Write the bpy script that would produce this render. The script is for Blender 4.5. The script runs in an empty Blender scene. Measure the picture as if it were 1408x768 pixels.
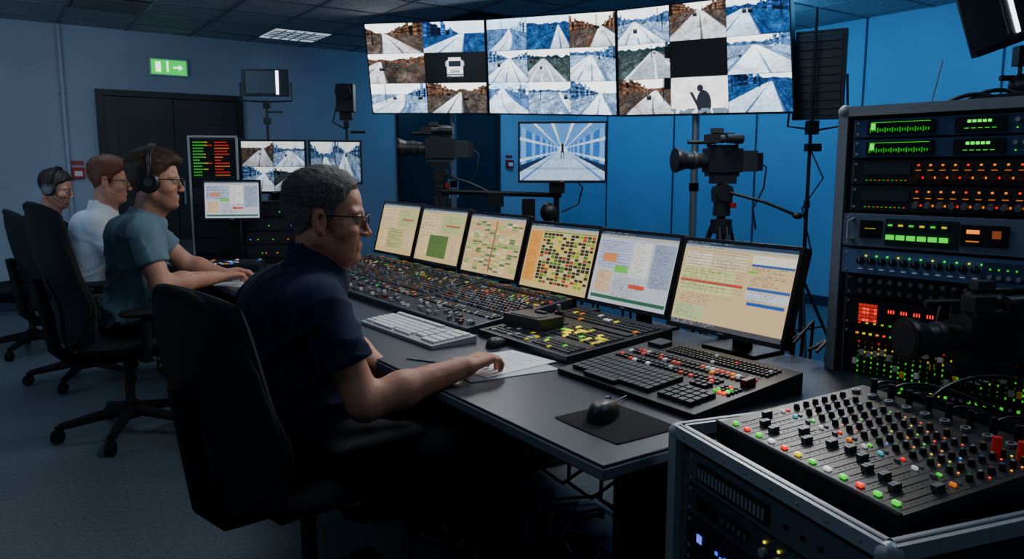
import bpy, math, random
import numpy as np
from mathutils import Vector, Matrix
random.seed(7)
sc=bpy.context.scene
D2R=math.pi/180
# ------------------------------------------------------------------ colour
def hx(h):
    h=h.lstrip('#'); c=[int(h[i:i+2],16)/255 for i in (0,2,4)]
    return tuple(x/12.92 if x<=.04045 else ((x+.055)/1.055)**2.4 for x in c)
def tolin(a):
    a=np.clip(a,0,1); return np.where(a<=.04045,a/12.92,((a+.055)/1.055)**2.4)
# ------------------------------------------------------------------ materials
def vmat(name,rough=.5,metal=0,ES=1.0,bump=0,bscale=200,var=0,spec=.5,sss=0,coat=0,sheen=0):
    m=bpy.data.materials.new(name); m.use_nodes=True; nt=m.node_tree; N=nt.nodes; L=nt.links
    p=N['Principled BSDF']; a=N.new('ShaderNodeVertexColor'); a.layer_name='Col'
    src=a.outputs['Color']
    tc=N.new('ShaderNodeTexCoord')
    if var:
        nz=N.new('ShaderNodeTexNoise'); nz.inputs['Scale'].default_value=bscale*.25; nz.inputs['Detail'].default_value=4
        L.new(tc.outputs['Object'],nz.inputs['Vector'])
        mr=N.new('ShaderNodeMapRange'); mr.inputs['To Min'].default_value=1-var; mr.inputs['To Max'].default_value=1+var
        L.new(nz.outputs['Fac'],mr.inputs['Value'])
        mx=N.new('ShaderNodeVectorMath'); mx.operation='SCALE'
        L.new(src,mx.inputs[0]); L.new(mr.outputs[0],mx.inputs['Scale']); src=mx.outputs[0]
    L.new(src,p.inputs['Base Color'])
    p.inputs['Roughness'].default_value=rough; p.inputs['Metallic'].default_value=metal
    p.inputs['Specular IOR Level'].default_value=spec
    if sss:
        p.inputs['Subsurface Weight'].default_value=sss; p.inputs['Subsurface Radius'].default_value=(.012,.005,.003); p.inputs['Subsurface Scale'].default_value=1
    if sheen: p.inputs['Sheen Weight'].default_value=sheen
    if coat: p.inputs['Coat Weight'].default_value=coat
    L.new(a.outputs['Color'],p.inputs['Emission Color'])
    mm=N.new('ShaderNodeMath'); mm.operation='MULTIPLY'; mm.inputs[1].default_value=ES
    L.new(a.outputs['Alpha'],mm.inputs[0]); L.new(mm.outputs[0],p.inputs['Emission Strength'])
    if bump:
        nz=N.new('ShaderNodeTexNoise'); nz.inputs['Scale'].default_value=bscale; nz.inputs['Detail'].default_value=3
        L.new(tc.outputs['Object'],nz.inputs['Vector'])
        b=N.new('ShaderNodeBump'); b.inputs['Strength'].default_value=bump; b.inputs['Distance'].default_value=.003
        L.new(nz.outputs['Fac'],b.inputs['Height']); L.new(b.outputs[0],p.inputs['Normal'])
    return m
PLA=vmat('plastic',.42,0,3.0,.05,300)
GEAR=vmat('gear_panel',.42,.1,3.0,.05,400,.1)
MET=vmat('metal',.35,.7,2.0,.05,150,.15)
CASE=vmat('case_finish',.38,.25,3.0,.05,150,.12)
FAB=vmat('fabric',.9,0,0,.45,450,.18,spec=.2,sheen=.08)
MESHF=vmat('chair_fabric',.75,0,0,.6,700,.1,spec=.35)
SKIN=vmat('skin',.5,0,0,.2,260,.16,sss=.10,spec=.4)
HAIR=vmat('hair',.5,0,0,.3,900,.25,spec=.5)
EYE=vmat('eye',.15,0,0)
DESKM=vmat('desk_laminate',.36,0,0,.06,600,.08)
PAP=vmat('paper',.8,0,0)
def scrmat(name,s):
    m=bpy.data.materials.new(name); m.use_nodes=True; nt=m.node_tree; N=nt.nodes; L=nt.links
    p=N['Principled BSDF']; a=N.new('ShaderNodeVertexColor'); a.layer_name='Col'
    p.inputs['Base Color'].default_value=(.01,.01,.01,1); p.inputs['Roughness'].default_value=.35
    L.new(a.outputs['Color'],p.inputs['Emission Color']); p.inputs['Emission Strength'].default_value=s
    return m
SCR=scrmat('lcd_screen',1.0); SCRW=scrmat('video_feed_lcd',2.5); SCRP=scrmat('preview_lcd',1.2)
# ------------------------------------------------------------------ mesh batch
class B:
    def __init__(s,M=None): s.v=[];s.f=[];s.c=[];s.M=M or Matrix.Identity(4)
    def add(s,vs,fs,col,em=0):
        b=len(s.v); M=s.M
        s.v+= [tuple(M@Vector(v)) for v in vs]
        s.f+= [tuple(i+b for i in f) for f in fs]
        s.c+= [(col[0],col[1],col[2],em)]*len(fs)
    def box(s,c,z,col,em=0,R=None):
        x,y,w=z[0]/2,z[1]/2,z[2]/2
        vs=[Vector((i*x,j*y,k*w)) for i in(-1,1) for j in(-1,1) for k in(-1,1)]
        if R is not None: vs=[R@v for v in vs]
        vs=[v+Vector(c) for v in vs]
        s.add(vs,[(0,1,3,2),(4,6,7,5),(0,4,5,1),(2,3,7,6),(0,2,6,4),(1,5,7,3)],col,em)
    def bx(s,a,b,col,em=0):
        s.box([(a[i]+b[i])/2 for i in range(3)],[abs(b[i]-a[i]) for i in range(3)],col,em)
    def hexa(s,f,bk,col,em=0):
        s.add(list(f)+list(bk),[(0,1,2,3),(7,6,5,4),(0,4,5,1),(1,5,6,2),(2,6,7,3),(3,7,4,0)],col,em)
    def cyl(s,p0,p1,r0,r1=None,col=(0,0,0),em=0,n=12,cap=True):
        r1=r0 if r1 is None else r1
        p0=Vector(p0);p1=Vector(p1); a=(p1-p0).normalized()
        u=a.orthogonal().normalized(); w=a.cross(u)
        vs=[]
        for p,r in((p0,r0),(p1,r1)):
            for i in range(n):
                t=2*math.pi*i/n; vs.append(p+u*(r*math.cos(t))+w*(r*math.sin(t)))
        fs=[(i,(i+1)%n,n+(i+1)%n,n+i) for i in range(n)]
        if cap: fs+= [tuple(range(n-1,-1,-1)),tuple(range(n,2*n))]
        s.add(vs,fs,col,em)
    def tube(s,pts,r,col,n=6,em=0):
        pts=[Vector(p) for p in pts]; vs=[];prev=None
        for i,p in enumerate(pts):
            a=(pts[min(i+1,len(pts)-1)]-pts[max(i-1,0)])
            a=a.normalized() if a.length>1e-9 else Vector((0,0,1))
            if prev is None: u=a.orthogonal().normalized()
            else:
                u=prev-a*prev.dot(a); u=u.normalized() if u.length>1e-6 else a.orthogonal().normalized()
            prev=u; w=a.cross(u)
            rr=r[i] if isinstance(r,(list,tuple)) else r
            for k in range(n):
                t=2*math.pi*k/n; vs.append(p+u*(rr*math.cos(t))+w*(rr*math.sin(t)))
        fs=[]
        for i in range(len(pts)-1):
            for k in range(n): fs.append((i*n+k,i*n+(k+1)%n,(i+1)*n+(k+1)%n,(i+1)*n+k))
        fs+= [tuple(range(n-1,-1,-1)),tuple(range((len(pts)-1)*n,len(pts)*n))]
        s.add(vs,fs,col,em)
    def ell(s,c,r,col,n=14,em=0,R=None):
        vs=[];m=n//2+1
        for j in range(m+1):
            ph=math.pi*j/m
            for i in range(n):
                t=2*math.pi*i/n
                v=Vector((r[0]*math.sin(ph)*math.cos(t),r[1]*math.sin(ph)*math.sin(t),r[2]*math.cos(ph)))
                if R is not None: v=R@v
                vs.append(v+Vector(c))
        fs=[(j*n+i,(j+1)*n+i,(j+1)*n+(i+1)%n,j*n+(i+1)%n) for j in range(m) for i in range(n)]
        s.add(vs,fs,col,em)
    def pillow(s,M,w,h,t,col,k=.35,n=14,bend=lambda u,v:0,taper=0):
        vs=[]
        for sd in(1,-1):
            for j in range(n+1):
                for i in range(n+1):
                    u=math.sin((2*i/n-1)*math.pi/2);v=math.sin((2*j/n-1)*math.pi/2)
                    x=u*math.sqrt(1-k*v*v)*w/2*(1-taper*v);y=v*math.sqrt(1-k*u*u)*h/2
                    th=t/2*math.sqrt(max(0,(1-u**6)*(1-v**6)))
                    vs.append(M@Vector((x,y,sd*th+bend(u,v))))
        q=n+1;fs=[]
        for j in range(n):
            for i in range(n):
                a=j*q+i; fs.append((a,a+1,a+q+1,a+q)); a+=q*q; fs.append((a,a+q,a+q+1,a+1))
        s.add(vs,fs,col)
    def obj(s,name,mat,bevel=0,parent=None,ang=38):
        me=bpy.data.meshes.new(name); me.from_pydata(s.v,[],s.f)
        at=me.color_attributes.new('Col','FLOAT_COLOR','CORNER')
        cc=np.repeat(np.array(s.c,dtype=np.float32),[len(f) for f in s.f],axis=0)
        at.data.foreach_set('color',cc.ravel())
        me.materials.append(mat); me.shade_smooth(); me.set_sharp_from_angle(angle=ang*D2R)
        o=bpy.data.objects.new(name,me); sc.collection.objects.link(o)
        if bevel:
            b=o.modifiers.new('bevel','BEVEL'); b.width=bevel; b.segments=2; b.limit_method='ANGLE'; b.angle_limit=50*D2R
        if parent: o.parent=parent
        return o
def empty(name,loc=(0,0,0)):
    e=bpy.data.objects.new(name,None); e.empty_display_size=.1; sc.collection.objects.link(e); return e
def npmesh(name,V,F,C,mat,parent=None,smooth=True):
    me=bpy.data.meshes.new(name); nv=len(V);nf=len(F)
    me.vertices.add(nv); me.vertices.foreach_set('co',np.asarray(V,dtype=np.float32).ravel())
    me.loops.add(nf*4); me.loops.foreach_set('vertex_index',np.asarray(F,dtype=np.int32).ravel())
    me.polygons.add(nf); me.polygons.foreach_set('loop_start',np.arange(0,nf*4,4,dtype=np.int32))
    me.update(calc_edges=True); me.validate()
    at=me.color_attributes.new('Col','FLOAT_COLOR','POINT')
    C=np.asarray(C,dtype=np.float32)
    if C.ndim==1: C=np.tile(C,(nv,1))
    if C.shape[1]==3: C=np.hstack([C,np.zeros((len(C),1),dtype=np.float32)])
    at.data.foreach_set('color',C.astype(np.float32).ravel())
    me.materials.append(mat)
    if smooth: me.shade_smooth()
    o=bpy.data.objects.new(name,me); sc.collection.objects.link(o)
    if parent: o.parent=parent
    return o
def screen(name,BL,BR,TR,TL,img,mat,parent):
    H,W=img.shape[:2]
    BL,BR,TR,TL=[np.array(p) for p in(BL,BR,TR,TL)]
    u=np.linspace(0,1,W)[None,:,None]; v=np.linspace(1,0,H)[:,None,None]
    P=(BL*(1-u)+BR*u)*(1-v)+(TL*(1-u)+TR*u)*v
    idx=np.arange(H*W).reshape(H,W)
    F=np.stack([idx[1:,:-1],idx[1:,1:],idx[:-1,1:],idx[:-1,:-1]],-1).reshape(-1,4)
    return npmesh(name,P.reshape(-1,3),F,tolin(img.reshape(-1,3)),mat,parent,False)
def frame(origin,az,z=0):  # X axis along azimuth az (from +Y clockwise), Y axis 90deg left of X
    a=(90-az)*D2R
    return Matrix.Translation((origin[0],origin[1],z))@Matrix.Rotation(a,4,'Z')
P0=(.189,1.507)
ROOM=frame(P0,55.5)   # X = towards blue wall (n), Y = along the desk (d)
def R(n,d,z=0): return ROOM@Vector((n,d,z))
# ------------------------------------------------------------------ image painting for displays
rg=np.random.default_rng(31)
def vn(h,w,cy,cx):
    a=rg.random((cy+2,cx+2)); y=np.linspace(0,cy,h);x=np.linspace(0,cx,w)
    yi=y.astype(int);xi=x.astype(int);fy=(y-yi)[:,None];fx=(x-xi)[None,:]
    return a[yi][:,xi]*(1-fy)*(1-fx)+a[yi+1][:,xi]*fy*(1-fx)+a[yi][:,xi+1]*(1-fy)*fx+a[yi+1][:,xi+1]*fy*fx
PALS=[dict(sky=(.90,.95,1.0),gr=(.56,.66,.78),road=(.86,.92,.98),ln=(.24,.34,.48),st=(.22,.30,.40)),   # snow
      dict(sky=(.97,.97,.96),gr=(.37,.34,.32),road=(.80,.82,.85),ln=(.2,.2,.2),st=(.30,.24,.20)),   # town
      dict(sky=(.82,.91,1.0),gr=(.20,.36,.54),road=(.78,.86,.95),ln=(.12,.2,.34),st=(.14,.22,.34)),    # sea
      dict(sky=(.90,.94,.97),gr=(.30,.35,.35),road=(.66,.70,.74),ln=(.94,.96,1.0),st=(.15,.20,.22)),   # highway
      dict(sky=(.72,.84,.97),gr=(.36,.48,.64),road=(.84,.91,.98),ln=(.32,.46,.64),st=(.52,.64,.78))]    # tunnel / hall
def feed(h,w,kind=None):
    kind=int(rg.choice([0,0,0,1,2,3,4])) if kind is None else kind
    p=PALS[kind]; Y,X=np.mgrid[0:h,0:w]; Y=(Y+.5)/h;X=(X+.5)/w
    hy=rg.uniform(.18,.38);vx=rg.uniform(.2,.8)
    cv=rg.uniform(-.9,.9) if rg.random()<.45 else 0
    sky=np.array(p['sky'])*(.84+.28*vn(h,w,3,5)*vn(h,w,6,9)+.1*(1-Y))[...,None]
    img=sky.copy()
    g=np.clip(Y-hy,1e-3,1); a=(X-vx-cv*(g**2))/(g+.03); dep=1/(g+.06)
    ns=np.sin(a*9+3*np.sin(dep*1.3+a))*.5+.5
    det=vn(h,w,h//2,w//2)
    tex=.45+.35*ns*vn(h,w,10,14)+.45*vn(h,w,20,30)*vn(h,w,7,9)+.35*det
    gr=np.array(p['gr'])*tex[...,None]
    img=np.where((Y>hy)[...,None],gr,img)
    a0=rg.uniform(-.7,.7); wa=rg.uniform(.35,.95)
    rd=(Y>hy)&(np.abs(a-a0)<wa)
    rc=np.array(p['road'])*(.72+.22*vn(h,w,5,5)+.16*(vn(h,w,20,24)-.5)+.14*(1-np.clip(g*1.6,0,1))+.08*(det-.5))[...,None]
    img=np.where(rd[...,None],rc,img)
    for q in ([-1,-.5,0,.5,1] if rg.random()<.4 else [-1,0.05,1,1.25]):
        lw=.03 if abs(q)<1 else .05
        m=(Y>hy)&(np.abs(a-a0-q*wa)<lw+.02/ (g*8+.4)*.15)
        if q==0 : m&=(np.sin(dep*5)>-.2)
        img=np.where(m[...,None],img*.35+np.array(p['ln'])*.65,img)
    for sd in(-1,1):
        if rg.random()<(.9 if kind in(1,4) else .65):
            dx=(X-vx)*sd; k1=rg.uniform(.25,1.3);k2=rg.uniform(.05,.35); off=rg.uniform(.02,.12)
            lg=np.log(np.clip(dx,1e-3,1)); band=np.floor(lg*rg.uniform(6,11)).astype(int); hsh=(np.sin(band*12.9898+kind*7)*43758.5)%1
            top=hy-(dx-off)*k1*(.5+.9*hsh); bot=hy+(dx-off)*k2+.02
            m=(dx>off)&(Y>top)&(Y<bot)
            win=((np.sin((Y-hy)/np.clip(dx,.05,1)*26)>.2)*.35+.8)
            c=np.array(p['st'])*( (.4+1.3*hsh)*win*(.5+.5*vn(h,w,16,20)+.5*det))[...,None]
            img=np.where(m[...,None],c,img)
    if rg.random()<.6:
        sk=hy-.10*vn(h,w,1,14)-.02; m=(Y>sk)&(Y<hy+.01); img=np.where(m[...,None],np.array(p['st'])*(.8+.8*vn(h,w,10,26))[...,None],img)
    for _ in range(rg.integers(0,3)):
        cx=vx+rg.uniform(-.3,.3);cy=hy+rg.uniform(.03,.3);r=rg.uniform(.015,.045)
        m=(np.abs(X-cx)<r)&(np.abs(Y-cy)<r*1.6); img[m]=img[m]*.25
        m=(np.abs(X-cx)<r*.7)&(np.abs(Y-cy+r)<r*.5); img[m]=img[m]*.3+.35
    for _ in range(rg.integers(0,3)):
        cx=rg.uniform(.05,.95); m=(np.abs(X-cx)<.008)&(Y<hy+rg.uniform(.05,.4))&(Y>rg.uniform(0,hy)); img[m]=img[m]*.35
    if kind==1 and rg.random()<.8:
        m=(vn(h,w,9,14)>.76)&(Y>hy); img[m]=img[m]*.7+np.array([.55,.33,.2])*.25
    return np.clip((img-.12)*1.22,0,1)
def wallimg(cols,rows,tw,th,special={},fr=None):
    img=np.zeros((rows*th+rows+1,cols*tw+cols+1,3))+.01
    for r in range(rows):
        for c in range(cols):
            sp=special.get((r,c)); t=feed(th,tw,sp if isinstance(sp,int) else None)
            if sp=='black': t=np.full((th,tw,3),.02)
            if sp=='truck':
                t=np.full((th,tw,3),.02); Y,X=np.mgrid[0:th,0:tw];Y=Y/th;X=X/tw; dx=abs(X-.5)
                m=(dx<.13-.03*(Y<.25))&(Y>.16)&(Y<.78); t[m]=[.80,.83,.86]
                m=(dx<.105)&(Y>.26)&(Y<.46); t[m]=[.08,.1,.13]
                m=(dx<.08)&(Y>.54)&(Y<.66)&(np.sin(Y*170)>0); t[m]=[.15,.16,.18]
                m=((abs(dx-.105)<.016))&(Y>.56)&(Y<.66); t[m]=[1,.98,.8]
                m=(dx<.13)&(Y>.70)&(Y<.75); t[m]=[.25,.26,.28]
                m=(abs(dx-.145)<.010)&(Y>.28)&(Y<.44); t[m]=[.5,.52,.55]
                m=(abs(dx-.095)<.02)&(Y>.76)&(Y<.86); t[m]=[.12,.12,.13]
            if sp=='person':
                Y,X=np.mgrid[0:th,0:tw];Y=Y/th;X=X/tw
                t=np.full((th,tw,3),.9)*(.84+.18*vn(th,tw,6,9))[...,None]
                m=(((X-.58)/.13)**2+((Y-.72)/.36)**2<1)|(((X-.52)/.055)**2+((Y-.30)/.10)**2<1)|((abs(X-.42-(Y-.6)*.3)<.03)&(Y>.4)&(Y<.8)); t[m]=[.1,.11,.14]
                m=(Y>.85)&(vn(th,tw,8,18)>.45); t[m]=[.35,.4,.45]
            y=1+r*(th+1);x=1+c*(tw+1); img[y:y+th,x:x+tw]=t
    return img
def ui(W,H,kind):
    bg={0:(.88,.76,.56),1:(.76,.79,.84),2:(.86,.74,.50),3:(.87,.73,.55),4:(.85,.74,.52),5:(.86,.73,.50)}[kind]
    img=np.zeros((H,W,3))+np.array(bg)
    def rect(x0,y0,x1,y1,c):
        img[int(y0*H):max(int(y1*H),int(y0*H)+1),int(x0*W):max(int(x1*W),int(x0*W)+1)]=c
    def text(x0,y0,x1,y1,c=(.22,.2,.2),step=3):
        st=step if H<150 else step+1
        for yy in range(int(y0*H),int(y1*H),st):
            n=int((x1-x0)*W); L=int(n*rg.uniform(.45,1)); m=rg.random(n)<.6
            m&= np.repeat(rg.random(n//5+1)<.75,5)[:n]; m[L:]=False
            row=img[yy,int(x0*W):int(x0*W)+n]; row[m[:len(row)]]=row[m[:len(row)]]*.35+np.array(c)*.65
            if H>=150 and yy+1<H:
                m2=m&(rg.random(n)<.6); row=img[yy+1,int(x0*W):int(x0*W)+n]; row[m2[:len(row)]]=row[m2[:len(row)]]*.5+np.array(c)*.5
    rect(0,0,1,.045,(.18,.26,.36)); text(.02,.01,.5,.04,(.8,.8,.8)); rect(0,.045,1,.085,(.70,.70,.68))
    text(.02,.055,.6,.08)
    if kind==0:
        rect(.03,.12,.28,.3,(.95,.90,.78)); text(.04,.13,.27,.3)
        rect(.3,.12,.6,.3,(.92,.84,.68)); text(.31,.13,.59,.29)
        rect(.02,.32,.52,.6,(.86,.88,.58)); text(.03,.33,.51,.59); rect(.02,.46,.6,.485,(.8,.25,.25))
        for i in range(8): rect(.05+.055*i,.34,.053+.055*i,.6,(.5,.58,.3))
        rect(.64,.1,.99,.2,(.96,.93,.85)); rect(.64,.2,.99,.225,(.2,.36,.65)); text(.65,.23,.98,.45); rect(.64,.46,.99,.49,(.2,.38,.7)); rect(.64,.5,.99,.6,(.82,.86,.9)); text(.65,.51,.98,.6)
        rect(.66,.62,.97,.66,(.15,.35,.7)); text(.05,.63,.6,.75); rect(.02,.76,.3,.93,(.74,.82,.58)); text(.03,.77,.29,.92); rect(.62,.28,.7,.3,(.4,.8,.2))
        for i in range(14): rect(.02,.10+.035*i,.6,.1015+.035*i,(.6,.55,.42))
        rect(0,.95,1,1,(.3,.3,.33)); text(.01,.96,.5,.99,(.9,.9,.9))
    elif kind==1:
        rect(.03,.12,.45,.5,(.74,.79,.9)); text(.04,.13,.44,.5); rect(.1,.3,.28,.42,(.92,.55,.25)); rect(.48,.12,.7,.6,(.92,.92,.9)); text(.49,.13,.7,.6)
        rect(.28,.46,.45,.56,(.45,.78,.3)); rect(.73,.12,.98,.7,(.6,.65,.76)); text(.74,.13,.97,.7); rect(.05,.55,.26,.86,(.88,.74,.6)); text(.06,.56,.25,.85);text(.3,.62,.7,.9); rect(.5,.7,.7,.75,(.85,.3,.2))
        for i in range(9): rect(.03,.14+.04*i,.45,.142+.04*i,(.4,.46,.6))
        rect(.03,.9,.98,.95,(.2,.4,.3))
    elif kind==2:
        rect(.02,.12,.2,.9,(.93,.62,.25)); text(.03,.13,.19,.9,step=4)
        for r in range(16):
            for c in range(13):
                if rg.random()<.9:
                    cc=[(.10,.12,.14),(.18,.20,.18),(.16,.18,.16),(.14,.16,.16),(.25,.48,.2),(.5,.68,.12),(.85,.78,.2),(.65,.25,.18),(.78,.78,.55)][rg.integers(0,9)]
                    rect(.23+.058*c,.13+.049*r,.23+.058*c+.050,.13+.049*r+.040,cc)
        rect(.22,.1,.98,.12,(.25,.6,.25))
    elif kind==3:
        for c in range(10):
            for r in range(20):
                cc=[(.94,.80,.58),(.94,.70,.52),(.60,.76,.42),(.95,.90,.70),(.9,.74,.45),(.80,.80,.50),(.9,.8,.6),(.35,.5,.3)][rg.integers(0,8)]
                rect(.03+.095*c,.12+.042*r,.03+.095*c+.087,.12+.042*r+.034,cc)
        text(.03,.12,.97,.95,step=3); rect(.03,.5,.97,.52,(.4,.7,.2)); rect(.5,.1,.52,.95,(.6,.25,.2))
    else:
        rect(.05,.12,.45,.5,(.93,.86,.66)); text(.06,.13,.44,.5); rect(.5,.12,.95,.45,(.74,.78,.52)); text(.51,.13,.94,.45)
        rect(.28,.5,.7,.92,(.36,.50,.24) if kind==4 else (.80,.78,.52)); text(.29,.51,.7,.92); rect(.05,.55,.25,.9,(.93,.8,.58)); text(.06,.56,.24,.9); rect(.75,.5,.95,.9,(.9,.78,.58)); text(.76,.51,.94,.9)
        rect(.6,.3,.9,.33,(.7,.35,.25))
        for i in range(10): rect(.05,.14+.036*i,.45,.142+.036*i,(.6,.5,.35))
        for i in range(6): rect(.3+.066*i,.5,.303+.066*i,.92,(.25,.32,.18))
        for i in range(9): rect(.28,.53+.042*i,.7,.534+.042*i,(.3,.36,.2))
    return np.clip(img,0,1)
BLK=hx('#0b0c0f'); DK=hx('#17191d'); GR=hx('#2a2d33'); LG=hx('#8a9097'); ALU=hx('#a9aeb6')
def monitor(name,BL,BR,TR,TL,img,mat=SCR,bez=.012,th=.035,stand=None,col=BLK,stand_z=None):
    BL,BR,TR,TL=[Vector(p) for p in(BL,BR,TR,TL)]
    x=(BR-BL).normalized();y=(TL-BL).normalized();nrm=x.cross(y).normalized()
    b=B()
    e=[BL-x*bez-y*bez*1.3,BR+x*bez-y*bez*1.3,TR+x*bez+y*bez,TL-x*bez+y*bez]
    b.hexa([p-nrm*.002 for p in e],[p-nrm*th for p in e],col)
    inn=[BL,BR,TR,TL]
    for k in range(4):
        a,c=e[k],e[(k+1)%4];ia,ic=inn[k],inn[(k+1)%4]
        b.hexa([a+nrm*.004,c+nrm*.004,ic+nrm*.004,ia+nrm*.004],[a-nrm*.003,c-nrm*.003,ic-nrm*.003,ia-nrm*.003],hx('#14161a'))
    mb=(BL+BR)/2-y*bez*.6+nrm*.0045
    b.add([mb-x*.012-y*.002,mb+x*.012-y*.002,mb+x*.012+y*.002,mb-x*.012+y*.002],[(0,1,2,3)],LG)
    cen=(BL+BR+TR+TL)/4-nrm*th
    q=[cen-x*.12-y*.08,cen+x*.12-y*.08,cen+x*.12+y*.08,cen-x*.12+y*.08]
    b.hexa(q,[p-nrm*.025 for p in q],col)
    if stand_z is not None:
        ft=Vector((cen.x,cen.y,stand_z))-Vector((nrm.x,nrm.y,0)).normalized()*.03
        xx=Vector((x.x,x.y,0)).normalized(); nn=Vector((nrm.x,nrm.y,0)).normalized()
        top=cen-nrm*.015
        b.hexa([top-xx*.03,top+xx*.03,ft+xx*.035+Vector((0,0,.01)),ft-xx*.035+Vector((0,0,.01))],
               [p-nn*.02 for p in(top-xx*.03,top+xx*.03,ft+xx*.035+Vector((0,0,.01)),ft-xx*.035+Vector((0,0,.01)))],BLK)
        f=[ft-xx*.11+nn*.07,ft+xx*.11+nn*.07,ft+xx*.11-nn*.09,ft-xx*.11-nn*.09]
        b.hexa([p+Vector((0,0,.012)) for p in f],[Vector(p) for p in f],BLK)
    o=b.obj(name,PLA,.0015)
    screen('display_panel',BL,BR,TR,TL,img,mat,o)
    return o
# ================================================================== ROOM SHELL
def procmat(name,build):
    m=bpy.data.materials.new(name); m.use_nodes=True; build(m.node_tree,m.node_tree.nodes,m.node_tree.links,m.node_tree.nodes['Principled BSDF']); return m
def wallm(c1,c2,rough=.7,sc1=1.3,bs=180,bst=.08):
    def f(nt,N,L,p):
        tc=N.new('ShaderNodeTexCoord'); n=N.new('ShaderNodeTexNoise'); n.inputs['Scale'].default_value=sc1; n.inputs['Detail'].default_value=6
        L.new(tc.outputs['Object'],n.inputs['Vector']); r=N.new('ShaderNodeValToRGB'); r.color_ramp.elements[0].color=(*hx(c1),1); r.color_ramp.elements[1].color=(*hx(c2),1)
        r.color_ramp.elements[0].position=.35;r.color_ramp.elements[1].position=.65
        L.new(n.outputs['Fac'],r.inputs[0]); L.new(r.outputs[0],p.inputs['Base Color']); p.inputs['Roughness'].default_value=rough
        n2=N.new('ShaderNodeTexNoise'); n2.inputs['Scale'].default_value=bs; b=N.new('ShaderNodeBump'); b.inputs['Strength'].default_value=bst
        L.new(tc.outputs['Object'],n2.inputs['Vector']); L.new(n2.outputs['Fac'],b.inputs['Height']); L.new(b.outputs[0],p.inputs['Normal'])
    return f
WALL=procmat('painted_wall',wallm('#929fae','#9fabba'))
WALLB=procmat('blue_wall_panel',wallm('#6b96b4','#75a0be',.55))
CEIL=procmat('ceiling_tile',wallm('#7f868e','#a2a8b0',.9,45,90,.3))
def fl(nt,N,L,p):
    tc=N.new('ShaderNodeTexCoord'); n=N.new('ShaderNodeTexNoise'); n.inputs['Scale'].default_value=60; n.inputs['Detail'].default_value=8;n.inputs['Roughness'].default_value=.8
    n3=N.new('ShaderNodeTexNoise'); n3.inputs['Scale'].default_value=1.5; n3.inputs['Detail'].default_value=5
    L.new(tc.outputs['Object'],n.inputs['Vector']);L.new(tc.outputs['Object'],n3.inputs['Vector'])
    r=N.new('ShaderNodeValToRGB'); r.color_ramp.elements[0].color=(*hx('#4a545c'),1); r.color_ramp.elements[1].color=(*hx('#747f86'),1)
    r.color_ramp.elements[0].position=.35;r.color_ramp.elements[1].position=.65
    L.new(n.outputs['Fac'],r.inputs[0])
    mr=N.new('ShaderNodeMapRange'); mr.inputs['To Min'].default_value=.75; mr.inputs['To Max'].default_value=1.1; L.new(n3.outputs['Fac'],mr.inputs['Value'])
    mx=N.new('ShaderNodeVectorMath'); mx.operation='SCALE'; L.new(r.outputs[0],mx.inputs[0]); L.new(mr.outputs[0],mx.inputs['Scale'])
    L.new(mx.outputs[0],p.inputs['Base Color'])
    p.inputs['Roughness'].default_value=.42; b=N.new('ShaderNodeBump'); b.inputs['Strength'].default_value=.12
    L.new(n.outputs['Fac'],b.inputs['Height']); L.new(b.outputs[0],p.inputs['Normal'])
FLOOR=procmat('floor_vinyl',fl)
N0,N1,D0,D1,HC=-3.6,5.9,-3.2,7.66,2.76
def slab(name,a,b,mat):
    bb=B(ROOM); bb.bx(a,b,(.5,.5,.5)); return bb.obj(name,mat)
slab('floor',(N0-.1,D0-.1,-.1),(N1+.1,D1+.1,0),FLOOR)
slab('ceiling',(N0-.1,D0-.1,HC),(N1+.1,D1+.1,HC+.1),CEIL)
slab('wall_back',(N0-.1,D1,0),(N1+.1,D1+.1,HC),WALL)
slab('wall_right',(N1,D0,0),(N1+.1,D1,HC),WALLB)
slab('wall_left',(N0-.1,D0,0),(N0,D1,HC),WALL)
slab('wall_front',(N0,D0-.1,0),(N1,D0,HC),WALL)
b=B(ROOM)
for k in range(8):
    b.bx((N1-.012,D1-1.2*k-1.0,0),(N1-.001,D1-1.2*k-.985,HC),hx('#16364e'))
b.obj('trim_1',PLA)
b=B(ROOM); b.bx((N0,D1-.015,0),(N1-.02,D1-.0,.1),hx('#2c3a48')); b.obj('baseboard_back',PLA)
b=B(ROOM); b.bx((N1-.016,D0,0),(N1,D1-.02,.1),hx('#16283a')); b.obj('baseboard_right',PLA)
b=B(ROOM)
g=hx('#5c636b')
k=N0+.3
while k<N1: b.bx((k-.012,D0,HC-.008),(k+.012,D1,HC),g); k+=.6
k=D0+.26
while k<D1: b.bx((N0,k-.012,HC-.008),(N1,k+.012,HC),g); k+=.6
b.obj('trim_2',GEAR)
def tile(i,j): return (N0+.3+.6*i+.015, D0+.26+.6*j+.015)
def troffer(i,j,wi,wj,em,name='ceiling_light_panel'):
    x,y=tile(i,j); b=B(ROOM); w=.6*wi-.03;h=.6*wj-.03
    b.bx((x,y,HC-.012),(x+w,y+h,HC-.004),hx('#b8c8d8'),em)
    for q in range(1,int(w/.1)): b.bx((x+q*.1-.004,y,HC-.022),(x+q*.1+.004,y+h,HC-.008),hx('#7a8490'))
    for q in range(1,int(h/.1)): b.bx((x,y+q*.1-.004,HC-.022),(x+w,y+q*.1+.004,HC-.008),hx('#7a8490'))
    b.obj(name,GEAR)
troffer(5,13,1,1,.5); troffer(6,13,1,1,.4); troffer(8,16,1,1,.3); troffer(3,11,2,1,.35)
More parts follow.
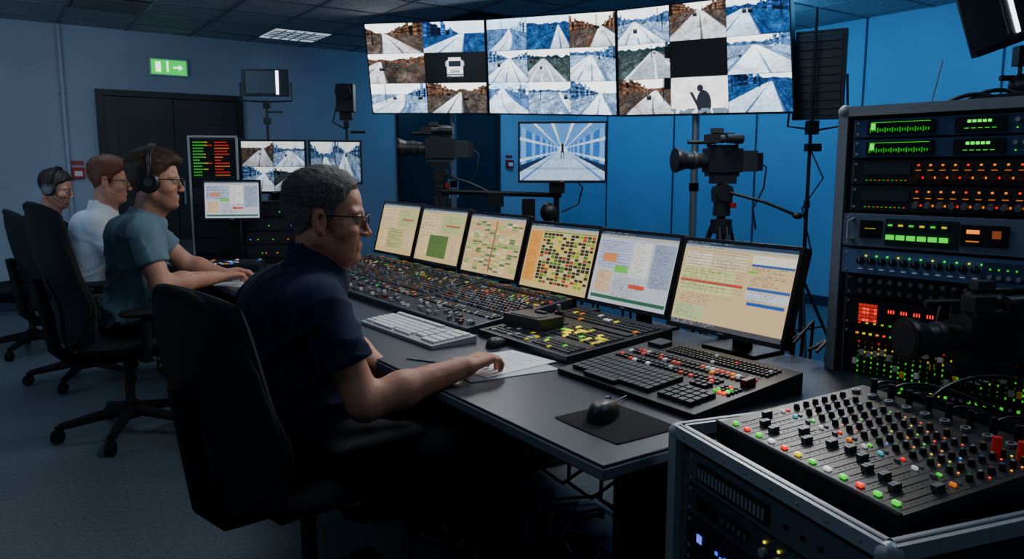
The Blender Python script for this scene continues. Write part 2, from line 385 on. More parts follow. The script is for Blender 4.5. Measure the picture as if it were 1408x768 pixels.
def vent(i,j):
    x,y=tile(i,j); b=B(ROOM); b.bx((x,y,HC-.012),(x+.57,y+.57,HC-.006),hx('#30353b'))
    for q in range(12): b.box((x+.285,y+.03+q*.047,HC-.02),(.55,.03,.004),hx('#6b737c'),R=Matrix.Rotation(.5,3,'X'))
    b.obj('ceiling_air_vent',GEAR)
vent(5,15); vent(10,13); vent(9,9)
def door(name,n0,n1,h=2.1,dbl=True):
    b=B(ROOM); y=D1
    b.bx((n0-.06,y-.06,0),(n0,y+.0,h+.06),hx('#11161b')); b.bx((n1,y-.06,0),(n1+.06,y,h+.06),hx('#11161b')); b.bx((n0,y-.06,h),(n1,y,h+.06),hx('#11161b'))
    m=(n0+n1)/2
    for a,c in(((n0,m-.003),(m+.003,n1)) if dbl else ((n0,n1),)):
        b.bx((a,y-.04,.01),(c,y-.0,h-.003),hx('#181f27'))
        b.bx((a+.12,y-.045,.3),(c-.12,y-.04,h-.25),hx('#151c24'))
    b.cyl((m-.06,y-.09,1.0),(m-.06,y-.09,1.25),.012,col=LG); b.cyl((m+.06,y-.09,1.0),(m+.06,y-.09,1.25),.012,col=LG)
    for q in(m-.06,m+.06):
        for z in(1.01,1.24): b.cyl((q,y-.09,z),(q,y-.045,z),.008,col=LG)
    b.obj(name,PLA,.002)
door('door_1',.04,1.35)
door('door_2',3.35,4.75)
b=B(ROOM); b.cyl((-.3,D1-.03,0),(-.3,D1-.03,HC),.02,col=hx('#a0aab6'))
for z in(.5,1.3,2.1): b.box((-.3,D1-.02,z),(.06,.04,.02),hx('#77828e'))
b.obj('wall_conduit',PLA)
b=B(ROOM); b.bx((.49,D1-.06,2.33),(.86,D1-.005,2.50),hx('#c8d8d0')); b.bx((.505,D1-.064,2.343),(.845,D1-.06,2.487),hx('#00b040'),.6)
wv=hx('#e8ffe8')
b.box((.57,D1-.067,2.415),(.05,.004,.1),wv,.7); b.box((.66,D1-.067,2.41),(.016,.004,.08),wv,.7); b.ell((.66,D1-.067,2.465),(.012,.003,.012),wv,n=10,em=.7)
b.box((.75,D1-.067,2.415),(.07,.004,.016),wv,.7); b.add([(.77,D1-.067,2.385),(.81,D1-.067,2.415),(.77,D1-.067,2.445)],[(0,1,2)],wv,.7)
b.obj('exit_sign',PLA,.003)
for n,z in((-.22,1.33),(4.98,1.45)):
    b=B(ROOM); b.bx((n-.055,D1-.05,z-.055),(n+.055,D1-.002,z+.055),hx('#b01818')); b.bx((n-.035,D1-.055,z-.03),(n+.035,D1-.05,z+.02),hx('#e8e0e0'))
    b.bx((n-.055,D1-.01,z+.08),(n+.055,D1-.002,z+.12),hx('#a03030')); b.obj('fire_call_point',PLA,.003)
# ================================================================== DESK
DZ=.74
b=B(ROOM)
dc=hx('#2f353e'); ed=hx('#6a737e')
b.bx((0,0,DZ-.035),(1.16,4.5,DZ),dc); b.bx((0,4.5,DZ-.035),(.55,6.2,DZ),dc)
b.bx((-.006,-.006,DZ-.03),(0,6.206,DZ-.006),ed); b.bx((0,-.006,DZ-.03),(1.16,0,DZ-.006),ed)
for y in(.12,1.55,2.9,4.3,5.9):
    w=1.1 if y<4.5 else .5
    b.bx((.15,y-.015,0.02),(w,y+.015,DZ-.035),hx('#0e1013')); b.bx((.1,y-.03,0),(w+.04,y+.03,.03),hx('#15181c'))
b.bx((1.09,.1,.25),(1.11,4.4,DZ-.035),hx('#0d0f12'))
b.bx((.25,.1,DZ-.12),(.5,6.0,DZ-.09),hx('#0d0f12'))
b.obj('control_desk',DESKM,.004)
mons=[(.285,.745,.818,1.10,0),(.775,1.20,.835,1.105,1),(1.215,1.68,.835,1.11,2),(1.72,2.2,.85,1.13,3),(2.24,2.72,.86,1.14,4),(2.76,3.24,.865,1.15,5)]
for s0,s1,z0,z1,k in mons:
    n=.965; t=.075
    monitor('desktop_monitor',R(n,s1,z0),R(n,s0,z0),R(n+t,s0,z1),R(n+t,s1,z1),ui(*((300,184) if k<2 else (216,132)),k),stand_z=DZ,bez=.013)
# ---- consoles
def surf_frame(n0,s_hi,z0,n1,z1):
    o=R(n0,s_hi,z0); x=(R(0,-1)-R(0,0)).normalized(); y=(R(n1,s_hi,z1)-o).normalized(); z=x.cross(y)
    M=Matrix((( x.x,y.x,z.x,o.x),(x.y,y.y,z.y,o.y),(x.z,y.z,z.z,o.z),(0,0,0,1)));return M
def console_body(b,n0,n1,s0,s1,zf,zb,col=DK):
    z0=DZ
    F=[R(n0,s1,z0),R(n0,s0,z0),R(n0,s0,zf),R(n0,s1,zf)]; K=[R(n1,s1,z0),R(n1,s0,z0),R(n1,s0,zb),R(n1,s1,zb)]
    b.hexa(F,K,col)
def keys(b,x0,x1,y0,y1,nx,ny,pal,h=.006,fill=.72,rnd=False):
    dx=(x1-x0)/nx;dy=(y1-y0)/ny
    for i in range(nx):
        for j in range(ny):
            c,em=pal(i,j)
            cx=x0+dx*(i+.5);cy=y0+dy*(j+.5)
            if rnd: b.cyl((cx,cy,0),(cx,cy,h),min(dx,dy)*.32,min(dx,dy)*.26,col=c,em=em,n=8)
            else: b.box((cx,cy,h/2),(dx*fill,dy*fill,h),c,em)
Yl=hx('#d8c818');Gn=hx('#30d828');Rd=hx('#f02818');Or=hx('#f08020');Wh=hx('#c8ccd0');Bl=hx('#3080ff');Kk=hx('#25282e')
def pick(ch,dark=Kk,em=.5):
    def f(i,j):
        r=random.random();a=0
        for p,c in ch:
            a+=p
            if r<a: return c,em*random.uniform(.2,1.2)
        k=random.uniform(.6,1.7)
        return tuple(x*k for x in dark),0
    return f
def faders(b,x0,x1,y0,y1,n,caps=(LG,LG,hx('#55595f'),Wh,hx('#603028'))):
    dx=(x1-x0)/n
    for i in range(n):
        cx=x0+dx*(i+.5); b.box((cx,(y0+y1)/2,.0006),(.004,y1-y0,.0012),(.001,.001,.001))
        cy=random.uniform(y0+.01,y1-.01); b.box((cx,cy,.006),(dx*.5,.016,.012),random.choice(caps),0)
        b.box((cx,cy,.0125),(dx*.5,.002,.001),Wh)
PB=hx('#353a42')
def consA():
    b=B(); console_body(b,.46,.93,.70,1.22,.765,.80,hx('#2a2e35')); b.M=surf_frame(.46,1.22,.765,.93,.80)
    b.box((.26,.235,.0008),(.49,.44,.0016),hx('#22262c'))
    keys(b,.03,.27,.02,.13,14,5,pick([(.03,Yl),(.08,hx('#888c92'))],em=.15)); keys(b,.30,.5,.02,.10,12,4,pick([(.06,Yl),(.03,Gn)],em=.3))
    keys(b,.03,.20,.17,.27,9,4,pick([(.08,Wh),(.06,Yl)],em=.25)); keys(b,.24,.50,.14,.27,14,5,pick([(.16,Yl),(.03,Gn)],em=.45))
    b.box((.40,.30,.003),(.18,.03,.006),hx('#101215'))
    keys(b,.03,.5,.33,.44,24,4,pick([(.06,Wh),(.02,Or),(.03,Yl)],em=.22))
    b.cyl((.10,.30,0),(.10,.30,.03),.02,.016,col=BLK,n=16); b.cyl((.10,.30,.03),(.10,.30,.055),.006,.008,col=LG,n=10)
    b.obj('vision_switcher_panel',GEAR,.0)
consA()
def consB(s0,s1,zf,zb,n0=.42,n1=.93):
    b=B(); console_body(b,n0,n1,s0,s1,zf,zb,PB); b.M=surf_frame(n0,s1,zf,n1,zb); w=s1-s0;d=math.hypot(n1-n0,zb-zf)
    nch=int(w/.026)
    faders(b,.02,w-.02,.02,.12,nch)
    keys(b,.02,w-.02,.13,.18,nch*2,3,pick([(.03,Or),(.10,hx('#9a9ea4')),(.02,Gn)],em=.15))
    knob=pick([(.12,hx('#8a4a28')),(.25,hx('#7a8088')),(.05,hx('#907830'))],dark=hx('#444950'),em=.0)
    keys(b,.02,w-.02,.19,.34,nch,6,knob,h=.012,rnd=True)
    keys(b,.02+.013,w-.02+.013,.19,.34,nch,6,pick([(.10,Or),(.03,Gn),(.02,Rd)],dark=PB,em=.35),h=.0015,fill=.16)
    keys(b,.02,w-.02,.35,.43,nch*2,4,pick([(.04,Or),(.015,Gn),(.02,Yl),(.015,Rd),(.10,hx('#9a9ea4'))],em=.16),fill=.6)
    keys(b,.02,w-.02,.44,d-.03,nch,2,knob,h=.012,rnd=True)
    for k in range(5):
        x=.04+(w-.1)*k/4.; b.box((x,d-.02,.004),(.06,.02,.008),hx('#401808') if k%2 else hx('#103018'),.5)
    b.tube([(0,0,.002),(w,0,.002)],.005,hx('#50565e')); b.box((0.003,d/2,.001),(.006,d,.004),hx('#50565e'))
    b.obj('audio_mixing_console',GEAR)
consB(1.25,1.86,.765,.83); consB(1.88,2.5,.765,.835); consB(2.52,3.2,.765,.84)
def consFront():
    b=B(); console_body(b,.37,.80,.09,.63,.757,.797,hx('#1d2025')); b.M=surf_frame(.37,.63,.757,.80,.797)
    gk=pick([],dark=hx('#2a2d33'))
    keys(b,.03,.35,.03,.17,15,5,gk,h=.012,fill=.85); b.box((.17,.022,.006),(.13,.018,.012),hx('#2a2d33'))
    keys(b,.38,.5,.03,.13,5,4,pick([(.05,hx('#702820'))],dark=hx('#2a2d33'),em=0),h=.012,fill=.8)
    keys(b,.38,.44,.15,.19,3,2,gk,h=.01)
    keys(b,.46,.52,.15,.21,4,4,pick([(.3,Gn),(.12,Rd)],em=.6),h=.006,fill=.6)
    keys(b,.03,.44,.20,.235,22,2,pick([(.10,hx('#e04838')),(.06,Wh)],em=.18),h=.006,fill=.65)
    keys(b,.03,.5,.255,.30,26,2,pick([(.28,hx('#b85040')),(.08,Wh),(.03,Or)],em=.18),h=.006,fill=.65)
    keys(b,.12,.5,.33,.40,26,4,pick([(.05,Wh),(.02,Rd)],em=.1),h=.006,fill=.65)
    b.box((.06,.37,.006),(.06,.05,.012),hx('#2a2e34')); b.box((.26,.315,.001),(.46,.004,.002),LG)
    b.box((.50,.25,.01),(.02,.04,.02),hx('#5a2a20'))
    b.obj('production_keyboard_console',GEAR,.001)
consFront()
b=B(ROOM@Matrix.Translation((.62,1.1,.80))@Matrix.Rotation(.1,4,'Z')); b.box((0,0,0),(.12,.2,.045),hx('#1d2025')); b.box((-.02,0,.024),(.06,.14,.004),hx('#2c3036')); b.box((.04,0,.026),(.02,.05,.008),hx('#3a3d42')); b.obj('talkback_box',PLA,.004)
def kbd(M,w,d,body,kc,name='computer_keyboard'):
    b=B(M); b.add([(-w/2,-d/2,0),(w/2,-d/2,0),(w/2,d/2,0),(-w/2,d/2,0),(-w/2,-d/2,.012),(w/2,-d/2,.012),(w/2,d/2,.026),(-w/2,d/2,.026)],
        [(3,2,1,0),(4,5,6,7),(0,1,5,4),(1,2,6,5),(2,3,7,6),(3,0,4,7)],body)
    sl=math.atan2(.014,d); b.M=M@Matrix.Translation((-w/2,-d/2,.0125))@Matrix.Rotation(sl,4,'X')
    f=lambda i,j:(kc,0)
    keys(b,.015,w*.66,.035,d-.045,14,4,f,h=.008,fill=.82); keys(b,.015,w*.66,d-.032,d-.012,13,1,f,h=.008,fill=.82)
    keys(b,w*.68,w*.79,.035,d-.045,3,4,f,h=.008,fill=.8); keys(b,w*.81,w-.015,.015,d-.012,4,5,f,h=.008,fill=.8)
    b.box((w*.28,.024,.004),(w*.28,.017,.008),kc); keys(b,.015,w*.12,.015,.033,2,1,f,h=.008);keys(b,w*.45,w*.66,.015,.033,4,1,f,h=.008)
    b.obj(name,PLA,.0012)
def deskM(n,d,z,rot=0):
    return ROOM@Matrix.Translation((n,d,z))@Matrix.Rotation(-math.pi/2+rot,4,'Z')
kbd(deskM(.29,1.40,DZ+.001,.03),.56,.185,hx('#9a9da2'),hx('#dcdedf'))
kbd(deskM(.24,2.38,DZ+.001),.44,.15,hx('#1a1c20'),hx('#2a2d32'))
kbd(deskM(.28,3.75,DZ+.001),.44,.15,hx('#1a1c20'),hx('#2a2d32'))
def mouse(n,d,s=1,rot=0):
    M=deskM(n,d,DZ+(.004 if s>1 else 0),rot); b=B(M)
    vs=[];fs=[];nu,nv=20,8
    for j in range(nv+1):
        for i in range(nu):
            a=2*math.pi*i/nu; ph=(j/nv)*math.pi/2
            r=math.cos(ph)**.6; x=.031*s*math.cos(a)*r; y=.055*s*math.sin(a)*r; x*=1-.1*math.cos(2*a)
            vs.append((x,y,.034*s*math.sin(ph)*(1-.25*(y/(.055*s))) ))
    for j in range(nv):
        for i in range(nu): fs.append((j*nu+i,j*nu+(i+1)%nu,(j+1)*nu+(i+1)%nu,(j+1)*nu+i))
    fs.append(tuple(range(nu-1,-1,-1)))
    b.add(vs,fs,hx('#1b1e23')); b.cyl((-.004*s,.03*s,.026*s),(.004*s,.03*s,.026*s),.008*s,col=hx('#4a4e55'))
    b.tube([(0,.054*s,.01),(0,.1*s,.006),(.01,.15*s,.004),(.03,.22*s,.004)],.0022,BLK)
    b.obj('computer_mouse',PLA)
mouse(.205,.235,1.25,.55); mouse(.42,1.04,.95,.4)
b=B(deskM(.205,.19,DZ)); b.pillow(Matrix.Translation((0,0,.002)),.235,.205,.004,hx('#101216'),k=.06); b.obj('mouse_pad',FAB)
b=B(deskM(.265,.82,DZ+.0015,-.1)); b.box((0,0,0),(.29,.30,.002),hx('#c6cbd1'))
for k in range(9): b.box((-.05 if k%2 else -.06,.12-.02*k,.0012),(.12-.01*(k%3),.0015,.0004),hx('#777c84'))
b.box((.06,.02,.0012),(.001,.26,.0004),hx('#8a9098'))
b.M=deskM(.28,.83,DZ+.004,.13); b.box((.01,.01,0),(.21,.29,.0015),hx('#e6e8ea'))
for k in range(10): b.box((0,.12-.022*k,.001),(.15-.02*(k%3),.0015,.0004),hx('#888d95'))
b.obj('paper_sheets',PAP)
b=B(deskM(.12,.98,DZ+.003,.5)); b.box((0,0,0),(.16,.012,.003),hx('#59606a')); b.box((.03,.03,0),(.14,.06,.004),hx('#30353c')); b.obj('notebook',PLA)
b=B(deskM(.42,1.62,DZ+.006,.2)); b.box((0,0,0),(.075,.15,.01),hx('#0e1013')); b.box((0,0,.0055),(.068,.135,.001),hx('#37424e')); b.obj('smartphone',PLA,.003)
b=B(deskM(.12,3.1,DZ+.002,.6)); b.box((0,0,0),(.21,.29,.003),hx('#c8ccd0')); b.obj('paper_sheets',PAP)
b=B(deskM(.05,3.55,DZ+.005,.9)); b.cyl((-.07,0,0),(.07,0,0),.004,col=hx('#a02020')); b.obj('pen',PLA)
# ================================================================== FAR STATION on the desk
CF=frame((-2.12,5.08),80)
def cpt(x,y,z): return CF@Vector((x,y,z))
b=B(CF); b.bx((0,0,DZ),(.30,.35,1.57),hx('#16191e'))
for k in range(12):   # bar-graph level displays
    for g0,ng in((.03,9),(.165,8)):
        L=random.randint(2,ng)
        for j in range(ng):
            on=j<L; c=(Gn if j<ng*.5 else Yl if j<ng*.7 else Rd) if g0<.1 else (Rd if k%3 else Or)
            b.box((g0+j*.0135,-.003,1.32+k*.0195),(.011,.006,.006),c if on else Kk,.22 if on else 0)
for z in(1.305,1.555): b.box((.15,-.004,z),(.27,.006,.006),hx('#3a414a'))
for k in range(4): b.bx((.01,-.006,.8+.11*k),(.29,0,.9+.11*k),hx('#242930'))
for x in(0,.30): b.box((x,-.004,1.155),(.014,.012,.83),ALU)
b.box((.15,-.004,1.57),(.31,.012,.014),ALU)
b.obj('signal_rack',GEAR,.002)
monitor('multiview_monitor',cpt(.32,.05,1.21),cpt(.73,.05,1.21),cpt(.73,.05,1.545),cpt(.32,.05,1.545),wallimg(2,2,60,44,{(0,0):1,(0,1):0,(1,0):0,(1,1):3}),stand_z=DZ)
monitor('desktop_monitor',cpt(.77,.05,1.27),cpt(1.1,.09,1.27),cpt(1.1,.09,1.545),cpt(.77,.05,1.545),wallimg(2,1,50,80,{(0,0):0,(0,1):0}),stand_z=DZ)
monitor('desktop_monitor',cpt(.13,-.24,1.05),cpt(.46,-.24,1.05),cpt(.46,-.22,1.28),cpt(.13,-.22,1.28),ui(110,80,1),stand_z=DZ)
b=B(CF); b.bx((.33,-.12,DZ),(1.0,.02,1.15),hx('#14171b'))
for k in range(4): b.bx((.35,-.128,.78+.09*k),(.98,-.12,.855+.09*k),hx('#23272e'))
for j in range(24): b.box((.38+j*.024,-.13,.81+.09*random.randint(0,3)),(.008,.004,.006),random.choice([Gn,Or,Bl,Wh]),.5)
b.obj('rack_drawer_unit',GEAR,.002)
b=B(CF); b.bx((-.05,-.6,DZ),(.5,-.32,DZ+.05),hx('#1c2025')); b.M=CF@Matrix.Translation((-.05,-.6,DZ+.05)); keys(b,.02,.53,.02,.26,22,8,pick([(.05,Or),(.08,Wh),(.03,Bl)],em=.2)); b.obj('audio_mixing_console',GEAR,.001)
# ================================================================== VIDEO WALL
E=[((-1.317,7.35,1.892),(-1.37,7.31,2.69)),((-.201,6.735,1.845),(-.227,6.69,2.61)),((.820,6.02,1.776),(.790,6.03,2.551)),((1.852,5.10,1.733),(1.806,5.16,2.499))]
imgs=[wallimg(2,3,132,62,{(0,0):1,(0,1):2,(1,0):1,(1,1):'truck',(2,0):0,(2,1):1}),
      wallimg(3,3,96,62,{(0,0):4,(0,1):2,(0,2):1,(1,0):0,(1,1):3,(1,2):0,(2,0):4,(2,1):0,(2,2):0}),
      wallimg(3,3,108,66,{(0,0):0,(0,1):1,(0,2):2,(1,0):3,(1,1):'black',(1,2):0,(2,0):1,(2,1):'person',(2,2):2})]
for k in range(3):
    (bl,tl),(br,tr)=E[k],E[k+1]
    bl,tl,br,tr=[Vector(p) for p in(bl,tl,br,tr)]
    g=(br-bl).normalized()*.012
    monitor('multiview_display',bl+g,br-g,tr-g,tl+g,imgs[k],mat=SCRW,bez=.009,th=.06)
for p,zt in(((-.545,7.2),2.4),((1.36,5.75),2.3)):
    b=B(); x,y=p
    b.cyl((x,y,.02),(x,y,zt),.028,col=ALU,n=16); b.cyl((x,y,.0),(x,y,.03),.3,.28,col=DK,n=24); b.cyl((x,y,1.2),(x,y,1.26),.036,col=DK)
    b.box((x,y-.01,2.2),(.5,.05,.08),DK); b.box((x,y-.01,1.98),(.5,.05,.08),DK)
    b.obj('display_stand',MET)
def prev():
    c=Vector((.296,4.56,1.457)); x=Vector((1,-.12,0)).normalized(); h=Vector((0,0,1))
    W=.25;H=.165
    img=np.zeros((120,180,3)); Y,X=np.mgrid[0:120,0:180];Y=Y/120;X=X/180
    dx=X-.5; dy=Y-.45; r=np.maximum(np.abs(dx)*.95,np.abs(dy)*1.15)+.02; lg=np.log(r)
    img[:]=np.array([.16,.42,.76])
    fl_=(dy>0)&(np.abs(dx)*.95<dy*1.15+.02); ce=(dy<0)&(np.abs(dx)*.95<-dy*1.15)
    img[fl_]=np.array([.70,.84,.97]); img[ce]=np.array([.32,.58,.86])
    sd=~(fl_|ce); rib=(np.sin(lg*22)>.3); img[sd&rib]=[.42,.68,.93]; row=np.abs(dy/(np.abs(dx)+.05)); img[sd&(np.abs(row-.35)<.05)]=[.80,.92,1]; img[sd&(dy>0)&(row>.5)]=[.06,.14,.28]
    a=dx/(np.abs(dy)+.02)
    for q in(-.7,-.25,.25,.7): img[ce&(np.abs(a-q)<.04)]=[.92,.97,1]
    img[fl_&(np.abs(np.abs(a)-.85)<.04)]=[.3,.5,.8]; img[fl_&(np.sin(1/(dy+.05)*3)>.93)]*=.85
    img[r<.07]=[.88,.95,1]; img*=(.85+.2*vn(120,180,60,90))[...,None]
    m=((np.abs(dx)<.012)&(dy>-.1)&(dy<.05))|((np.abs(np.abs(dx)-.012)<.006)&(dy>=.03)&(dy<.16)); img[m]=[.05,.07,.12]
    monitor('preview_monitor',c-x*W-h*H,c+x*W-h*H,c+x*W+h*H,c-x*W+h*H,np.clip(img,0,1),mat=SCRP,bez=.012,th=.04)
    b=B(); b.cyl((.27,4.66,0.05),(.27,4.66,1.5),.018,col=DK)
    for a in(0,2.1,4.2): b.tube([(.27,4.66,.5),(.27+.4*math.cos(a),4.66+.4*math.sin(a),.012)],.011,DK)
    b.tube([(-.45,4.74,1.22),(.3,4.66,1.2)],.016,DK); b.box((-.1,4.7,1.17),(.1,.06,.08),DK); b.box((.1,4.66,1.12),(.08,.08,.12),BLK); b.ell((.22,4.63,1.1),(.05,.05,.06),DK)
    b.box((-.45,4.74,1.22),(.03,.05,.07),DK); b.box((.27,4.63,1.25),(.09,.08,.07),DK)
    b.tube([(.1,4.63,1.1),(.05,4.6,.95),(.12,4.63,.8),(.2,4.65,.6)],.006,BLK); b.tube([(.35,4.65,1.33),(.42,4.58,1.25),(.4,4.62,1.15),(.3,4.63,1.1)],.005,BLK)
    b.obj('monitor_stand',PLA,parent=None)
prev()
# ================================================================== BROADCAST CAMERAS
def bcam(b,M):
    b.M=M; k=hx('#23262b');k2=hx('#363b42')
    b.box((-.02,0,0),(.26,.12,.17),k); b.box((-.02,.0,.095),(.2,.09,.03),k2); b.box((-.21,0,-.005),(.12,.11,.15),k2)
    b.box((-.29,0,-.01),(.05,.10,.13),k)
    b.cyl((.11,0,.0),(.16,0,.0),.05,.055,col=k2,n=24); b.cyl((.16,0,0),(.27,0,0),.058,.062,col=k,n=24); b.cyl((.20,0,0),(.225,0,0),.067,col=k2,n=24)
    b.cyl((.27,0,0),(.33,0,0),.064,.085,col=k,n=24); b.cyl((.33,0,0),(.35,0,0),.087,.087,col=BLK,n=24); b.cyl((.351,0,0),(.352,0,0),.07,col=hx('#101828'),n=24)
    b.box((.2,-.075,-.02),(.13,.04,.07),k2)
    b.tube([(.09,0,.1),(.1,0,.165),(.04,0,.19),(-.1,0,.185),(-.13,0,.11)],.014,k,8)
    b.cyl((.06,.05,.15),(.0,.05,.15),.03,col=k2); b.box((.1,.07,.15),(.09,.08,.06),k); b.cyl((.0,.09,.15),(-.12,.09,.15),.03,.035,col=k,n=16)
    b.cyl((.0,-.07,.13),(.22,-.07,.13),.014,col=k); b.box((-.03,-.062,.01),(.16,.004,.09),k2)
    for i in range(5): b.box((-.09+.03*i,-.066,-.02),(.014,.006,.012),LG)
    b.box((-.02,0,-.1),(.24,.07,.03),k2); b.box((.03,0,.21),(.08,.05,.035),k2)
    b.tube([(-.3,0,.0),(-.36,.02,-.05),(-.34,.03,-.2),(-.25,.05,-.35),(-.28,.05,-.5)],.007,BLK)
def tripod(b,x,y,zt,hd=True,r=.42):
    b.M=Matrix.Identity(4); k=hx('#1e2125')
    if hd:
        b.box((x,y,zt+.02),(.13,.1,.04),k); b.cyl((x,y-.06,zt-.05),(x,y+.06,zt-.05),.05,col=k,n=20); b.box((x,y,zt-.06),(.1,.08,.09),hx('#2b2f34'))
        b.cyl((x,y,zt-.18),(x,y,zt-.1),.05,.045,col=k,n=20); b.box((x+.05,y-.05,zt-.12),(.03,.03,.03),hx('#a02018'))
        b.tube([(x+.03,y-.06,zt-.05),(x+.2,y-.15,zt-.1),(x+.36,y-.2,zt-.17)],.009,k); b.ell((x+.36,y-.2,zt-.17),(.03,.018,.018),BLK)
    b.cyl((x,y,zt-.6),(x,y,zt-.15),.025,col=k); b.cyl((x,y,zt-.28),(x,y,zt-.2),.06,.06,col=hx('#202327'))
    for a in(.5,2.6,4.7):
        q=(x+r*math.cos(a),y+r*math.sin(a),.015); m=(x+r*.5*math.cos(a),y+r*.5*math.sin(a),(zt-.25)*.5)
        for o in(-.02,.02):
            b.tube([(x+.05*math.cos(a)-o*math.sin(a),y+.05*math.sin(a)+o*math.cos(a),zt-.24),(m[0]-o*math.sin(a),m[1]+o*math.cos(a),m[2])],.011,k)
        b.tube([m,q],.013,hx('#2a2d31')); b.ell(q,(.025,.025,.014),BLK); b.tube([m,(x,y,.35)],.007,k)
for (x,y,z,az,s) in((-.51,5.3,1.50,262,1.0),(1.17,4.35,1.405,258,1.0)):
    b=B(); M=Matrix.Translation((x,y,z))@Matrix.Rotation((90-az)*D2R,4,'Z')@Matrix.Scale(s*.78,4)
    bcam(b,M); tripod(b,x+.02,y,z-.13); b.obj('broadcast_camera',PLA,.002)
# ================================================================== LIGHT STANDS
def lstand(b,x,y,zt,r=.38,k=hx('#1c1f24')):
    b.cyl((x,y,.25),(x,y,zt),.014,.01,col=k); b.cyl((x,y,.6),(x,y,.66),.022,col=k); b.cyl((x,y,1.1),(x,y,1.15),.02,col=k)
    for a in(.3,2.4,4.5):
        b.tube([(x,y,.62),(x+r*math.cos(a),y+r*math.sin(a),.01)],.011,k); b.tube([(x,y,.26),(x+r*.55*math.cos(a),y+r*.55*math.sin(a),.28)],.007,k)
b=B(); x,y=-1.98,6.3; lstand(b,x,y,1.85,.25)
M=Matrix.Translation((x,y,2.05))@Matrix.Rotation(.1,4,'Z'); b.M=M
b.box((0,0,0),(.37,.05,.21),hx('#1e242b')); b.box((-.03,-.027,0),(.24,.006,.175),hx('#42505e')); b.box((.095,-.029,0),(.022,.006,.185),hx('#e8f0ff'),1.5)
b.tube([(-.2,0,0),(-.2,0,-.14),(0,0,-.15),(.2,0,-.14),(.2,0,0)],.008,BLK); b.box((0,0,-.17),(.05,.05,.06),DK)
b.M=Matrix.Identity(4); b.box((x+.06,y,1.82),(.13,.02,.015),DK); b.box((x,y,1.75),(.05,.05,.05),DK); b.obj('led_panel_light',PLA,.002)
b=B(); x,y=-1.34,6.3; lstand(b,x,y,1.70,.25); b.box((x,y,1.93),(.14,.1,.22),DK); b.cyl((x,y-.04,1.98),(x,y-.11,1.97),.055,.065,col=BLK,n=18); b.box((x,y,1.79),(.1,.05,.07),DK); b.box((x,y,1.72),(.04,.04,.06),DK); b.tube([(x-.08,y,1.86),(x-.11,y,1.74),(x,y,1.68)],.007,DK); b.box((x+.09,y,1.66),(.12,.02,.02),DK); b.obj('spot_light_on_stand',PLA,.002)
b=B(); x,y=1.98,5.15; lstand(b,x,y,2.4,.34); b.M=Matrix.Translation((x+.08,y+.1,1.98))@Matrix.Rotation(-.5,4,'Z'); b.box((0,0,0),(.32,.07,.58),hx('#191e24')); b.box((0,-.037,0),(.28,.006,.53),hx('#262d34'))
for i in range(9): b.box((0,-.042,-.22+.055*i),(.26,.006,.012),BLK)
b.tube([(-.17,0,0),(-.19,.0,-.33),(0,.0,-.36),(.19,.0,-.33),(.17,0,0)],.009,BLK)
b.M=Matrix.Identity(4); b.box((x,y-.02,1.63),(.07,.07,.09),BLK); b.box((x,y-.05,1.5),(.1,.05,.05),DK); b.tube([(x,y,1.5),(x+.08,y-.05,1.3),(x-.03,y,1.1),(x+.05,y,.8),(x,y,.5)],.006,BLK); b.obj('softbox_light',PLA,.003)
b=B(); x,y=2.62,4.05; lstand(b,x,y,1.95,.3); b.M=Matrix.Translation((x-.17,y-.05,2.14))@Matrix.Rotation(-.35,4,'Y'); b.box((0,0,.0),(.34,.06,.36),hx('#191e24')); b.box((0.05,-.035,.0),(.02,.01,.26),hx('#e8f2ff'),1.5); b.box((-.1,-.035,0),(.2,.008,.3),hx('#2b323a'))
b.M=Matrix.Identity(4); b.box((x,y,1.93),(.06,.06,.1),DK); b.ell((x,y-.02,1.78),(.06,.06,.06),DK); b.box((x,y-.03,1.68),(.12,.06,.06),DK); b.cyl((x-.1,y,1.82),(x+.08,y,1.82),.015,col=DK); b.box((x,y,1.58),(.05,.05,.1),DK); b.obj('led_panel_light',PLA,.003)
